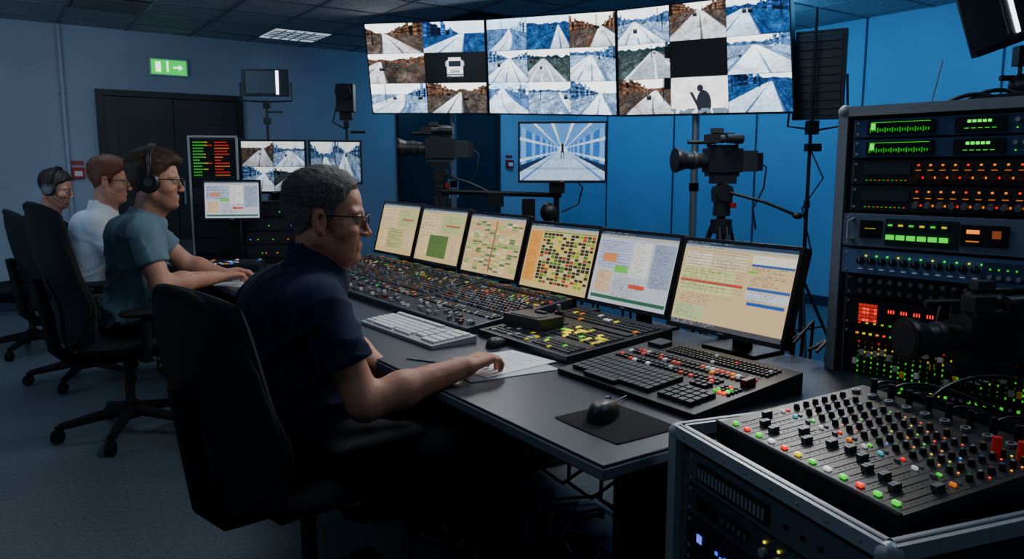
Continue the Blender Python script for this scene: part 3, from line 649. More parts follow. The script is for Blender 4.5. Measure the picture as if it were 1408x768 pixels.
# ================================================================== EQUIPMENT RACK (right)
RF=frame((.985,2.30),138)
def rackbuild():
    b=B(RF); W=.60;Dp=.55;H=1.515
    k=hx('#101216'); al=hx('#9aa1aa')
    b.bx((0,0.02,0.05),(.012,Dp,H),k); b.bx((W-.012,.02,.05),(W,Dp,H),k); b.bx((0,Dp-.01,.05),(W,Dp,H),k); b.bx((0,.0,H-.014),(W,Dp,H),k); b.bx((0,0,.05),(W,Dp,.08),k)
    for x in(.0,W):
        b.box((x,0,.78),(.028,.026,1.47),al); b.box((x,Dp,.78),(.028,.026,1.47),al)
    b.box((W/2,0,H),(W,.026,.028),al); b.box((0,Dp/2,H),(.028,Dp,.028),al); b.box((W/2,Dp,H),(W,.026,.028),al)
    for x in(0,W): b.ell((x,0,H),(.02,.02,.02),al)
    for x in(.035,W-.035):
        b.box((x,.012,.78),(.03,.006,1.42),hx('#4a4f57'))
        for q in range(46): b.cyl((x,.0085,.1+.0305*q),(x,.007,.1+.0305*q),.004,col=BLK,n=6)
    for x in(.04,W-.04):
        for y in(.06,Dp-.06): b.cyl((x,y,0),(x,y,.05),.03,col=BLK)
    x0,x1=.05,W-.05
    def unit(z0,z1,col,pr=.0):
        b.bx((x0-.02,-pr,z0+.002),(x1+.02,.3,z1-.002),col)
        for x in(x0-.008,x1+.008):
            for z in(z0+.012,z1-.012): b.cyl((x,-pr-.002,z),(x,-pr,z),.004,col=ALU,n=8)
        for x in(x0-.016,x1+.016): b.bx((x-.001,-pr-.001,z0+.002),(x+.001,-pr,z1-.002),LG)
        return -pr
    def led(x,z,y,c,e=.6,w=.005,h=.004): b.box((x,y-.002,z),(w,.004,h),c,e)
    navy=hx('#34507c')
    for z0,z1 in((1.437,1.492),(1.380,1.435)):
        y=unit(z0,z1,navy,.004); zc=(z0+z1)/2
        b.box((.16,y-.003,zc),(.18,.006,.036),hx('#05080a')); b.box((.36,y-.003,zc+.0),(.12,.006,.038),hx('#061008'))
        for q in range(24): led(.08+.0068*q,zc-.006,y-.004,Gn,.12,.003,.008 if q%3 else .014)
        led(.087,zc+.004,y-.004,Gn,.7,.012,.018); led(.16,zc+.015,y-.004,Gn,.25,.16,.0015)
        for q in range(5): led(.335+.012*q,zc+.008,y-.004,Gn,.9,.008,.007)
        for q in range(5): led(.33+.016*q,zc-.010,y-.004,Gn,.3,.01,.002)
        for q in range(4):
            b.cyl((.445+.02*q,y,zc+.008),(.445+.02*q,y-.008,zc+.008),.006,col=ALU,n=10); led(.445+.02*q,zc-.012,y,Gn,.5,.003,.003)
        b.cyl((.54,y,zc),(.54,y-.012,zc),.013,col=hx('#3a4d68'),n=14)
    for z0,z1,s in((1.305,1.375,0),(1.228,1.302,1)):
        y=unit(z0,z1,hx('#262a31'),.002)
        b.box((.13,y-.002,(z0+z1)/2+.008),(.13,.004,.03),hx('#323944'))
        for q in range(11):
            x=.215+.031*q
            b.cyl((x,y,z0+.02),(x,y-.012,z0+.02),.0105,.008,col=hx('#5a2a20') if s==0 else hx('#70757c'),n=12)
            led(x,z1-.016,y,Or if q%4 else Rd,.5,.005,.005); led(x,z0+.04,y,Or,.25,.014,.002); led(x+.013,z0+.02,y,Rd if q%3==0 else Or,.4,.003,.006)
            b.box((x,y-.001,z0+.047),(.02,.003,.012),hx('#3a2c20'))
        for q in range(10): led(.075+.012*q,z0+.012,y,Or if q%2 else Gn,.2,.004,.002)
    y=unit(1.125,1.222,hx('#7384a0'),.035)
    b.box((.245,y-.001,1.172),(.19,.003,.075),hx('#2a313a'))
    b.box((.11,y-.003,1.178),(.06,.006,.05),hx('#0a0d10')); led(.11,1.18,y-.004,Yl,.15,.03,.002)
    for q in range(6):
        b.box((.165+.028*q,y-.004,1.158),(.021,.008,.013),Gn,.5); b.box((.165+.028*q,y-.003,1.192),(.02,.006,.018),hx('#36404c')); led(.165+.028*q,1.192,y-.004,Yl if q%2 else Gn,.35,.012,.005)
    b.box((.40,y-.003,1.175),(.11,.006,.055),hx('#0a0d10')); led(.375,1.185,y-.005,Or,.6,.03,.010); led(.375,1.16,y-.005,Or,.3,.03,.003); led(.43,1.18,y-.005,hx('#804020'),.3,.02,.02)
    for q in range(2): b.tube([(.07+.46*q-.012,y,1.145),(.07+.46*q-.012,y-.03,1.15),(.07+.46*q-.012,y-.03,1.2),(.07+.46*q-.012,y,1.205)],.005,ALU)
    y=unit(1.045,1.120,hx('#688cbc'),.03)
    for q in range(11):
        x=.085+.03*q; b.cyl((x,y,1.085),(x,y-.014,1.085),.011,.009,col=hx('#15191f'),n=12); b.box((x,y-.0145,1.09),(.002,.001,.01),Wh); led(x+.014,1.1,y,Gn if q%3 else Yl,.6,.004,.004); led(x,1.062,y,Wh,.08,.012,.002)
    b.box((.46,y-.002,1.083),(.12,.004,.05),hx('#3c5272'))
    for q in range(5): led(.42+.02*q,1.09,y-.003,Gn,.3,.004,.004); b.cyl((.42+.022*q,y,1.07),(.42+.022*q,y-.01,1.07),.006,col=ALU,n=8)
    y=unit(.975,1.042,hx('#282d34'),.0)
    for q in range(16):
        x=.08+.028*q; b.cyl((x,y,1.025),(x,y-.016,1.025),.009,.007,col=hx('#8a9098'),n=10); b.cyl((x,y,.995),(x,y-.016,.995),.009,.007,col=hx('#666b72'),n=10); b.box((x,y-.0165,1.028),(.002,.001,.008),Wh)
    y=unit(.885,.972,hx('#23262c'),.0)
    for i in range(5):
        for j in range(5): led(.08+.011*i,.945-.011*j+.005,y,hx('#ff4030'),.4 if (i*j)%3 else .15,.008,.008)
    for q in range(4):
        b.box((.17+.035*q,y-.003,.94),(.03,.006,.02),hx('#120404'))
        for w in range(3): led(.163+.035*q+.007*w,.94,y-.004,Rd,.6,.003,.010)
    for q in range(8): b.cyl((.32+.027*q,y,.93),(.32+.027*q,y-.014,.93),.009,col=hx('#6a6f76'),n=10)
    for i in range(20): led(.08+.022*i,.897,y,random.choice([Gn,Rd,Yl,Bl]),.3,.006,.004)
    y=unit(.70,.882,hx('#1d2127'),.0)
    for q in range(24):
        x=.075+.0195*q; b.box((x,y-.001,.80),(.004,.002,.09),BLK)
        for w in range(7): led(x+.007,.75+.015*w,y,(Gn if w<4 else (Yl if w<6 else Rd)),.25 if random.random()<.5 else .02,.003,.005)
        b.box((x,y-.006,.76+.07*random.random()),(.011,.012,.016),random.choice([Wh,LG,LG,hx('#d8b020')]),.02)
        led(x,.865,y,random.choice([Gn,Rd,Or,Yl]),.4,.007,.005); led(x,.72,y,random.choice([Gn,Yl,Kk]),.3,.007,.007)
    b.box((.15,y-.003,.709),(.12,.004,.008),Gn,.3)
    z=.695
    while z>.12:
        h=random.choice([.044,.088]); y=unit(z-h,z,random.choice([hx('#1a1d22'),hx('#282c33'),hx('#2c3846')]),.0)
        for i in range(14): led(.08+.032*i,z-h/2,y,random.choice([Gn,Or,Kk,Kk,Bl]),.3,.01,.006)
        z-=h+.003
    b.tube([(.2+.02*i,.12,H+.002+.035*math.sin(math.pi*i/10)) for i in range(11)],.006,BLK)
    b.tube([(.22+.022*i,.2,H+.002+.05*math.sin(math.pi*i/10)) for i in range(11)],.006,BLK)
    b.tube([(.33+.02*i,.1,H+.002+.03*math.sin(math.pi*i/10)) for i in range(11)],.006,BLK)
    b.tube([(.12,.3,H),(.15,.3,H+.16)],.0025,LG); b.box((.42,.2,H+.015),(.2,.25,.03),hx('#1c2026'))
    # signal leads hanging across the front
    rr=random.Random(9)
    for i in range(12):
        xa=rr.uniform(.3,.56); xb=min(.58,xa+rr.uniform(-.1,.15)); za=rr.choice([1.0,1.025,.93,.895]); zb=rr.uniform(.70,.82)
        pts=[]
        for t in np.linspace(0,1,10):
            t=float(t); pts.append((xa+(xb-xa)*t,-.012-.07*math.sin(math.pi*t),za+(zb-za)*t-.05*math.sin(math.pi*t)))
        b.tube(pts,.0035,rr.choice([BLK,BLK,hx('#1c2430')]))
    b.obj('equipment_rack',GEAR,.0)
rackbuild()
# ================================================================== FLIGHT CASE + MIXER
FCM=frame((.354,1.565),160)@Matrix.Scale(.85,4)
CH=.938
def flight():
    b=B(FCM); L=.66;W=.60;H=CH; k=hx('#16191e'); al=hx('#b0b6be')
    b.bx((0,.0,.08),(L,.012,.12),k); b.bx((0,W-.012,.08),(L,W,H),k); b.bx((0,0,.08),(.012,W,H),k); b.bx((L-.012,0,.08),(L,W,H),k); b.bx((0,0,.08),(L,W,.1),k)
    b.bx((.01,.01,H-.035),(L-.01,W-.01,H-.018),hx('#22262b'))
    for x in(0,L):
        for y in(0,W):
            b.box((x,y,(H+.08)/2),(.034,.034,H-.08),al); b.ell((x,y,H-.004),(.024,.024,.022),al); b.ell((x,y,.085),(.027,.027,.027),al)
    for y in(0,W):
        for z in(.085,H): b.box((L/2,y,z),(L,.03,.03),al)
        b.box((L/2,y,H+.002),(L,.006,.03),hx('#5a6068'))
    for x in(0,L):
        for z in(.085,H): b.box((x,W/2,z),(.03,W,.03),al)
        b.box((x,W/2,H+.002),(.006,W,.03),hx('#5a6068'))
    for q in range(8):
        for y in(-.016,W+.016): b.ell((.05+.08*q,y,H-.002),(.004,.002,.004),LG,n=8)
    for x in(.07,L-.07):
        for y in(.07,W-.07): b.cyl((x,y-.015,.035),(x,y+.015,.035),.035,col=BLK,n=16); b.box((x,y,.07),(.05,.05,.02),LG)
    for x in(.035,L-.035):
        b.box((x,.012,.5),(.03,.01,.78),hx('#6a7078'))
        for q in range(25): b.cyl((x,.0065,.13+.0305*q),(x,.006,.13+.0305*q),.004,col=BLK,n=6)
    z=H-.035
    hs=[.080,.075,.095,.09,.09,.09,.09,.09]
    for i,h in enumerate(hs):
        c=[hx('#666d78'),hx('#4c535d'),hx('#2b3038'),hx('#343a42'),hx('#22262b'),hx('#30353c'),hx('#22262b'),hx('#30353c')][i]
        b.bx((.045,.004,z-h+.003),(L-.045,.35,z),c)
        y=.004
        for x in(.058,L-.058):
            for zz in(z-.012,z-h+.015): b.cyl((x,y-.002,zz),(x,y,zz),.005,col=ALU,n=8)
        if i==0:
            b.box((.22,y-.003,z-.04),(.26,.006,.045),hx('#101316')); b.box((.22,y-.0065,z-.04),(.25,.001,.036),hx('#2a2e34'))
            for q in range(18): b.box((.102+.0138*q,y-.008,z-.04),(.008,.003,.026),hx('#9aa0a8'))
            for q in range(4): b.cyl((.40+.05*q,y,z-.04),(.40+.05*q,y-.004,z-.04),.006,col=BLK,n=8)
        if i==1:
            b.box((.13,y-.003,z-.035),(.08,.006,.035),hx('#0a0c0e')); b.box((.24,y-.003,z-.035),(.1,.006,.03),hx('#0e1114'))
            for q in range(5): b.box((.2+.02*q,y-.007,z-.035),(.01,.003,.012),hx('#70757c'))
            for q in range(5): b.cyl((.34+.045*q,y,z-.04),(.34+.045*q,y-.012,z-.04),.010,col=ALU,n=12); b.box((.34+.045*q,y-.003,z-.018),(.005,.004,.005),Yl if q<2 else Gn,.7)
        if i==2:
            b.box((.11,y-.003,z-.048),(.06,.006,.055),hx('#0a1030')); b.box((.11,y-.007,z-.042),(.018,.003,.02),hx('#6070ff'),.5)
            b.box((.25,y-.003,z-.048),(.17,.006,.05),hx('#0a1440'))
            for q in range(9): b.box((.18+.017*q,y-.007,z-.044-.006*(q%2)),(.009,.003,.008),hx('#3060ff'),.5)
            for q in range(4): b.cyl((.41+.05*q,y,z-.045),(.41+.05*q,y-.012,z-.045),.012,col=ALU,n=12)
            b.box((.52,y-.005,z-.022),(.03,.006,.008),Gn,.6)
        if i>2:
            for q in range(10): b.box((.1+.05*q,y-.003,z-.04),(.02,.006,.01),random.choice([Gn,Bl,Kk,Kk]),.4)
        z-=h+.003
    b.box((L+.006,.3,.65),(.012,.2,.13),al); b.tube([(L+.012,.22,.63),(L+.05,.23,.62),(L+.05,.37,.62),(L+.012,.38,.63)],.009,BLK)
    b.box((L+.012,.3,.82),(.014,.07,.06),LG); b.box((L/2,W+.01,.6),(.2,.02,.1),LG)
    b.obj('flight_case',CASE,.001)
flight()
def mixer():
    z0=CH-.016; b=B(FCM)
    x0,x1,y0,y1=.055,.61,.075,.53;zf,zb=z0+.045,z0+.095
    F=[(x0,y0,z0),(x1,y0,z0),(x1,y0,zf),(x0,y0,zf)];K=[(x0,y1,z0),(x1,y1,z0),(x1,y1,zb),(x0,y1,zb)]
    b.hexa([Vector(p) for p in F],[Vector(p) for p in K],hx('#1c1f24'))
    sl=math.atan2(zb-zf,y1-y0); b.M=FCM@Matrix.Translation((x0,y0,zf))@Matrix.Rotation(sl,4,'X'); w=x1-x0
    nch=12
    dx=(w-.03)/nch
    for i in range(nch):
        cx=.015+dx*(i+.5)
        b.box((cx+dx/2,.2,.0004),(.001,.37,.0008),hx('#40464e'))
        b.box((cx,.10,.0006),(.004,.11,.0012),(.001,.001,.001))
        cy=random.choice([.07,.08,.09,.12,.13]); b.box((cx,cy,.007),(.014,.022,.012),hx('#5a6068')); b.box((cx,cy,.0135),(.014,.002,.001),Wh)
        for q in range(8): b.box((cx+.011,.05+.013*q,.001),(.004,.001,.001),LG)
        b.box((cx,.028,.003),(.014,.009,.006),[Gn,Rd,Gn,Wh,Rd,Yl,Gn,Wh,Gn,Rd,Gn,Gn][i],.45)
        b.box((cx,.168,.003),(.012,.006,.006),[Wh,hx('#40c0c0'),Kk,Wh,Kk,Or][i%6],.2)
        b.box((cx,.183,.002),(.010,.006,.004),[Rd,Kk,Gn,Kk][i%4],.3)
        for q,cc in enumerate([hx('#22a040'),hx('#b0b4ba'),hx('#a03828'),hx('#2a6ab0'),hx('#b0b4ba'),hx('#b08a20')]):
            yy=.210+.029*q; b.cyl((cx,yy,0),(cx,yy,.013),.008,.006,col=hx('#2c3036'),n=10); b.cyl((cx,yy,.013),(cx,yy,.014),.0036,.003,col=cc,em=.0,n=8)
            if random.random()<.35: b.box((cx+.012,yy+.009,.001),(.003,.003,.002),random.choice([Gn,Rd,Yl,Bl,Or]),.7)
    for q in range(10): b.cyl((.03+q*.053,.405,0),(.03+q*.053,.405,.008),.011,col=LG,n=12); b.cyl((.03+q*.053,.405,.008),(.03+q*.053,.405,.009),.006,col=BLK,n=10)
    b.tube([(.0,0,.002),(w,0,.002)],.005,hx('#40444b'))
    b.obj('sound_mixing_desk',GEAR,.0)
    b=B(FCM)
    for i in range(9):
        x=.12+.055*i; a=Vector((x,.50,CH+.085)); e=Vector((x+random.uniform(.0,.25),.74+.05*random.random(),random.uniform(.85,1.08)))
        m=[a,a+Vector((0,.0,.06)),(a+e)/2+Vector((0,0,random.uniform(.02,.12))),e]
        pts=[]
        for t in np.linspace(0,1,12):
            t=float(t); pts.append(m[0]*(1-t)**3+m[1]*3*t*(1-t)**2+m[2]*3*t*t*(1-t)+m[3]*t**3)
        b.tube(pts,.005,BLK); b.cyl(a-Vector((0,0,.012)),a+Vector((0,0,.03)),.008,col=DK,n=8)
    for xx,yy in((.52,.42),(.56,.44)): b.cyl((xx,yy,CH+.06),(xx,yy,CH+.105),.010,.009,col=hx('#b02018'),em=.05)
    b.obj('patch_cable',PLA)
mixer()
b=B(); x,y,z=1.175,1.86,.935; bcam(b,Matrix.Translation((x,y,z))@Matrix.Rotation((90-262)*D2R,4,'Z')@Matrix.Scale(.62,4))
b.M=Matrix.Identity(4); b.box((x+.01,y+.01,z-.085),(.16,.06,.02),DK); b.tube([(x+.02,y+.02,z-.09),(x+.05,y+.05,z-.11),(x+.1,y+.08,z-.10)],.014,DK,8)
b.tube([(x+.1,y-.02,z-.02),(x+.16,y-.1,z-.1),(x+.1,y-.12,z-.2),(x+.04,y-.1,z-.2)],.005,BLK)
b.obj('broadcast_camera',PLA,.0015)
# ================================================================== CABLES
b=B(ROOM); rr=random.Random(3)
def cable(b,p,q,w=.15,r=.006,z=.008,n=14,c=BLK):
    pts=[];ph=rr.uniform(0,6)
    for i in range(n+1):
        t=i/n; x=p[0]+(q[0]-p[0])*t+w*math.sin(ph+t*rr.uniform(4,7))*math.sin(math.pi*t); y=p[1]+(q[1]-p[1])*t+w*math.cos(ph+t*5)*math.sin(math.pi*t)
        pts.append((x,y,z))
    b.tube(pts,r,c)
for i in range(95):
    y=rr.uniform(.1,3.5); cable(b,(rr.uniform(1.2,1.4),y),(rr.uniform(1.4,2.6),y+rr.uniform(-.9,.9)),.25,rr.choice([.005,.007,.009]),z=.008+.03*rr.random(),c=rr.choice([BLK,BLK,hx('#20262e')]))
for i in range(40):
    y=rr.uniform(.1,1.8); n=rr.uniform(1.17,1.25); pts=[(n-.1,y,.79),(n,y,.80+.06*rr.random()),(n+.06,y+.05,.6),(n+.08,y+rr.uniform(-.15,.15),.3),(n+.1,y+rr.uniform(-.2,.2),.02)]
    b.tube(pts,.0055,BLK)
b.obj('cable_bundle',PLA)
b=B(ROOM)
for i in range(34):
    y=rr.uniform(.0,1.4); cable(b,(rr.uniform(.05,.5),y),(rr.uniform(.3,1.0),y+rr.uniform(-.5,.9)),.2,.007,z=.008+.02*rr.random(),c=rr.choice([BLK,hx('#262c34')]))
for i in range(16):
    y=.2+.14*i; pts=[(.3,y,.62),(.32,y+.03,.45),(.45,y+.08,.35),(.6,y+.02,.45),(.7,y+rr.uniform(-.1,.1),.62)]; b.tube(pts,.006,hx('#15181c'))
b.obj('cable_bundle',PLA)
# ================================================================== CHAIRS
def chair(o,az,s=1.0,arms=True,zb=.77,bw=.50,bh=.60):
    M=frame(o,az)@Matrix.Scale(s,4); b=B(M); c=hx('#1a1c22');p=hx('#16181c')
    for i in range(5):
        a=i*2*math.pi/5+.35; ca,sa=math.cos(a),math.sin(a)
        b.tube([(.03*ca,.03*sa,.12),(.16*ca,.16*sa,.10),(.30*ca,.30*sa,.075)],[.03,.024,.018],p,8)
        b.cyl((.31*ca-.018*sa,.31*sa+.018*ca,.032),(.31*ca-.004*sa,.31*sa+.004*ca,.032),.031,col=p,n=14)
        b.cyl((.31*ca+.004*sa,.31*sa-.004*ca,.032),(.31*ca+.018*sa,.31*sa-.018*ca,.032),.031,col=p,n=14); b.cyl((.31*ca,.31*sa,.03),(.31*ca,.31*sa,.08),.01,col=p)
    b.cyl((0,0,.08),(0,0,.16),.04,.034,col=p); b.cyl((0,0,.15),(0,0,.40),.022,col=hx('#30343a'),n=14); b.box((0,0,.395),(.26,.16,.05),p)
    b.tube([(0,-.12,.4),(.03,-.26,.4)],.008,p)
    b.pillow(Matrix.Translation((.02,0,.455))@Matrix.Rotation(math.pi/2,4,'Z'),.50,.50,.085,c,k=.28,bend=lambda u,v:.012*(u*u)-.02*max(0,-v)**3)
    ln=-.16
    Mb=Matrix.Translation((-.29,0,zb))@Matrix(((0,math.sin(ln),math.cos(ln),0),(1,0,0,0),(0,math.cos(ln),-math.sin(ln),0),(0,0,0,1)))
    b.pillow(Mb,bw,bh,.065,c,k=.26,n=18,bend=lambda u,v:.045*u*u+.03*math.exp(-((v+.45)/.35)**2),taper=.05)
    rim=[]
    for i in range(33):
        a=2*math.pi*i/32; cu,sv=math.cos(a),math.sin(a); u=math.copysign(abs(cu)**.55,cu); v=math.copysign(abs(sv)**.55,sv)
        x=u*math.sqrt(1-.26*v*v)*bw/2*(1-.05*v);y=v*math.sqrt(1-.26*u*u)*bh/2
        rim.append(Mb@Vector((x*.97,y*.97,-.012+.045*u*u+.03*math.exp(-((v+.45)/.35)**2))))
    b.tube(rim,.014,p,8)
    b.tube([(-.08,0,.39),(-.24,0,.40),(-.30,0,.46),(-.32,0,.62),(-.35,0,.78)],[.03,.03,.028,.03,.022],p,8)
    if arms:
        for q in(-1,1):
            b.tube([(0,.2*q,.40),(.0,.27*q,.41),(-.0,.29*q,.47),(.0,.29*q,.60)],[.018,.018,.02,.022],p,8)
            b.pillow(Matrix.Translation((.03,.29*q,.625))@Matrix.Rotation(.12*q,4,'Z'),.28,.095,.036,p,k=.2,n=10)
    return b.obj('office_chair',MESHF,ang=45)
chair((-.60,2.13),43,s=1.03,zb=.735,bw=.53); chair((-1.97,3.82),46,s=1.08,zb=.79,bh=.66,bw=.53); chair((-2.77,4.84),50,s=1.05); chair((-3.62,5.66),52,s=1.05)
# ================================================================== SDF HUMANS
def f32(a): return np.asarray(a,dtype=np.float32)
def smin(a,b,k):
    h=np.clip(.5+.5*(b-a)/k,0,1); return b*(1-h)+a*h-k*h*(1-h)
def smax(a,b,k): return -smin(-a,-b,k)
def cone(P,a,b,r1,r2):
    a=f32(a);b=f32(b);ba=b-a;pa=P-a; t=np.clip(pa@ba/float(ba@ba),0,1)
    return np.linalg.norm(pa-t[...,None]*ba,axis=-1)-(r1+(r2-r1)*t)
def ellp(P,c,r,Rm=None):
    q=P-f32(c)
    if Rm is not None: q=q@f32(Rm)
    r=f32(r); k0=np.linalg.norm(q/r,axis=-1);k1=np.linalg.norm(q/(r*r),axis=-1)
    return k0*(k0-1)/np.maximum(k1,1e-6)
def grid(lo,hi,h):
    ax=[np.arange(lo[i],hi[i]+h,h,dtype=np.float32) for i in range(3)]
    return np.stack(np.meshgrid(*ax,indexing='ij'),-1)
def snets(V,lo,h):
    S=V<0; sh=tuple(n-1 for n in V.shape)
    acc=np.zeros(sh+(3,),np.float32);cnt=np.zeros(sh,np.int16)
    def sl(o): return V[tuple(slice(o[i],o[i]+sh[i]) for i in range(3))]
    for ax in range(3):
        for i in(0,1):
            for j in(0,1):
                o=[0,0,0];o[(ax+1)%3]=i;o[(ax+2)%3]=j;o2=list(o);o2[ax]=1
                v0=sl(o);v1=sl(o2);m=(v0<0)!=(v1<0)
                t=v0[m]/(v0[m]-v1[m]); p=np.tile(f32(o),(len(t),1)); p[:,ax]+=t
                acc[m]+=p;cnt[m]+=1
    A=cnt>0; idx=np.full(sh,-1,np.int64); idx[A]=np.arange(A.sum())
    cell=np.argwhere(A); Vt=(cell+acc[A]/cnt[A][:,None])*h+np.array(lo)
    Fs=[]
    for ax in range(3):
        b_,c_=(ax+1)%3,(ax+2)%3
        s0=[slice(1,-1)]*3;s1=[slice(1,-1)]*3;s0[ax]=slice(0,-1);s1[ax]=slice(1,None)
        A0=S[tuple(s0)];m=A0!=S[tuple(s1)]; I=np.argwhere(m);I[:,b_]+=1;I[:,c_]+=1;s=A0[m]
        def ce(db,dc):
            J=I.copy();J[:,b_]+=db;J[:,c_]+=dc;return idx[J[:,0],J[:,1],J[:,2]]
        q=np.stack([ce(-1,-1),ce(0,-1),ce(0,0),ce(-1,0)],1); q[~s]=q[~s][:,::-1]; Fs.append(q)
    return Vt,np.concatenate(Fs)
def make(name,fn,lo,hi,h,col,mat,parent,T=None,colfn=None):
    P=grid(lo,hi,h); V,F=snets(fn(P).astype(np.float32),lo,h)
    C=colfn(V) if colfn else col
    if T is not None: M=np.array(T); V=V@M[:3,:3].T+M[:3,3]
    return npmesh(name,V,F,C,mat,parent)
def unit(v): v=np.array(v,float); return v/np.linalg.norm(v)
ck=np.random.default_rng(4); CK=[(ck.normal(0,1,3),ck.normal(0,1,3),ck.uniform(0,6)) for _ in range(6)]
def crease(P,sc_=1.0):
    s=0
    for k,k2,ph in CK:
        k=k/np.linalg.norm(k)*13*sc_; k2=k2/np.linalg.norm(k2)*9*sc_
        s=s+(1-np.abs(np.sin(P@f32(k)+1.6*np.sin(P@f32(k2)+ph)+ph)))**5
    return s
def hand_prims(w,f,up,th,s=1,curl=(10,30,42),kz=.012):
    w=np.array(w,float);f=unit(f);up=unit(up);th=unit(th);pr=[]
    offs=[.030,.010,-.010,-.028];ln=[.074,.082,.076,.060];kl=[.088,.092,.087,.079]
    for i in range(4):
        K=w+s*(f*kl[i]+th*offs[i]+up*kz); pr.append((w+s*th*offs[i]*.5,K,.0165*s,.0118*s))
        p=K;a=0
        for j,fr in enumerate((.46,.30,.24)):
            a+=curl[j]*(1+.12*i); d=f*math.cos(a*D2R)-up*math.sin(a*D2R)+th*(offs[i]*5.5)*(1-.3*j); d=unit(d)
            q=p+d*ln[i]*fr*s; pr.append((p,q,(.0092-.0008*j-(.001 if i==3 else 0))*s,(.0086-.0009*j-(.001 if i==3 else 0))*s)); p=q
    T=[w+s*(f*.015+th*.018),w+s*(f*.05+th*.046-up*.004),w+s*(f*.078+th*.062-up*.010),w+s*(f*.103+th*.064-up*.018)]
    R_=[.017,.0125,.0105,.009]
    for i in range(3): pr.append((T[i],T[i+1],R_[i]*s,R_[i+1]*s))
    return pr
def arm_obj(par,start,el,wr,hd,up,th,s,skin,h,curl=(10,30,42),long=None,name='arm'):
    hp=hand_prims(wr,hd,up,th,s,curl)
    start,el,wr=[np.array(p,float) for p in(start,el,wr)]
    def fn(P):
        d=cone(P,start,el,.052*s,.045*s); d=smin(d,cone(P,el,el+(wr-el)*.35,.045*s,.048*s),.02); d=smin(d,cone(P,el+(wr-el)*.35,wr,.047*s,.028*s),.02)
        hd_=None
        for a,b_,r1,r2 in hp:
            c=cone(P,a,b_,r1,r2); hd_=c if hd_ is None else smin(hd_,c,.0035*s)
        hd_=smin(hd_,ellp(P,np.array(wr)+unit(hd)*.05*s+unit(up)*.004,(.045*s,.045*s,.045*s)) + .028*s,.012)
        d=smin(d,hd_,.014*s)
        return d-.0006*crease(P,3.2)
    pts=np.array([start,el,wr]+[p[1] for p in hp]); lo=pts.min(0)-.065*s;hi=pts.max(0)+.065*s
    sk=np.array(skin)
    def cf(V):
        t=.5+.5*np.sin(V[:,0]*37+np.sin(V[:,1]*51)*2)*np.sin(V[:,2]*43); d=np.linalg.norm(V-np.array(wr),axis=1)
        red=np.clip(1-abs(d-.12)/.1,0,1)[:,None]
        c=sk[None]*(.88+.16*t[:,None]); return c*(1-red*.3)+c*np.array([1.1,.80,.76])*red*.3
    return make(name,fn,lo,hi,h,None,SKIN,par,colfn=cf)
def axes(F):
    F=unit([F[0],F[1],0]);L=np.array([-F[1],F[0],0]);return F,L
def azv(a): return np.array([math.sin(a*D2R),math.cos(a*D2R),0])
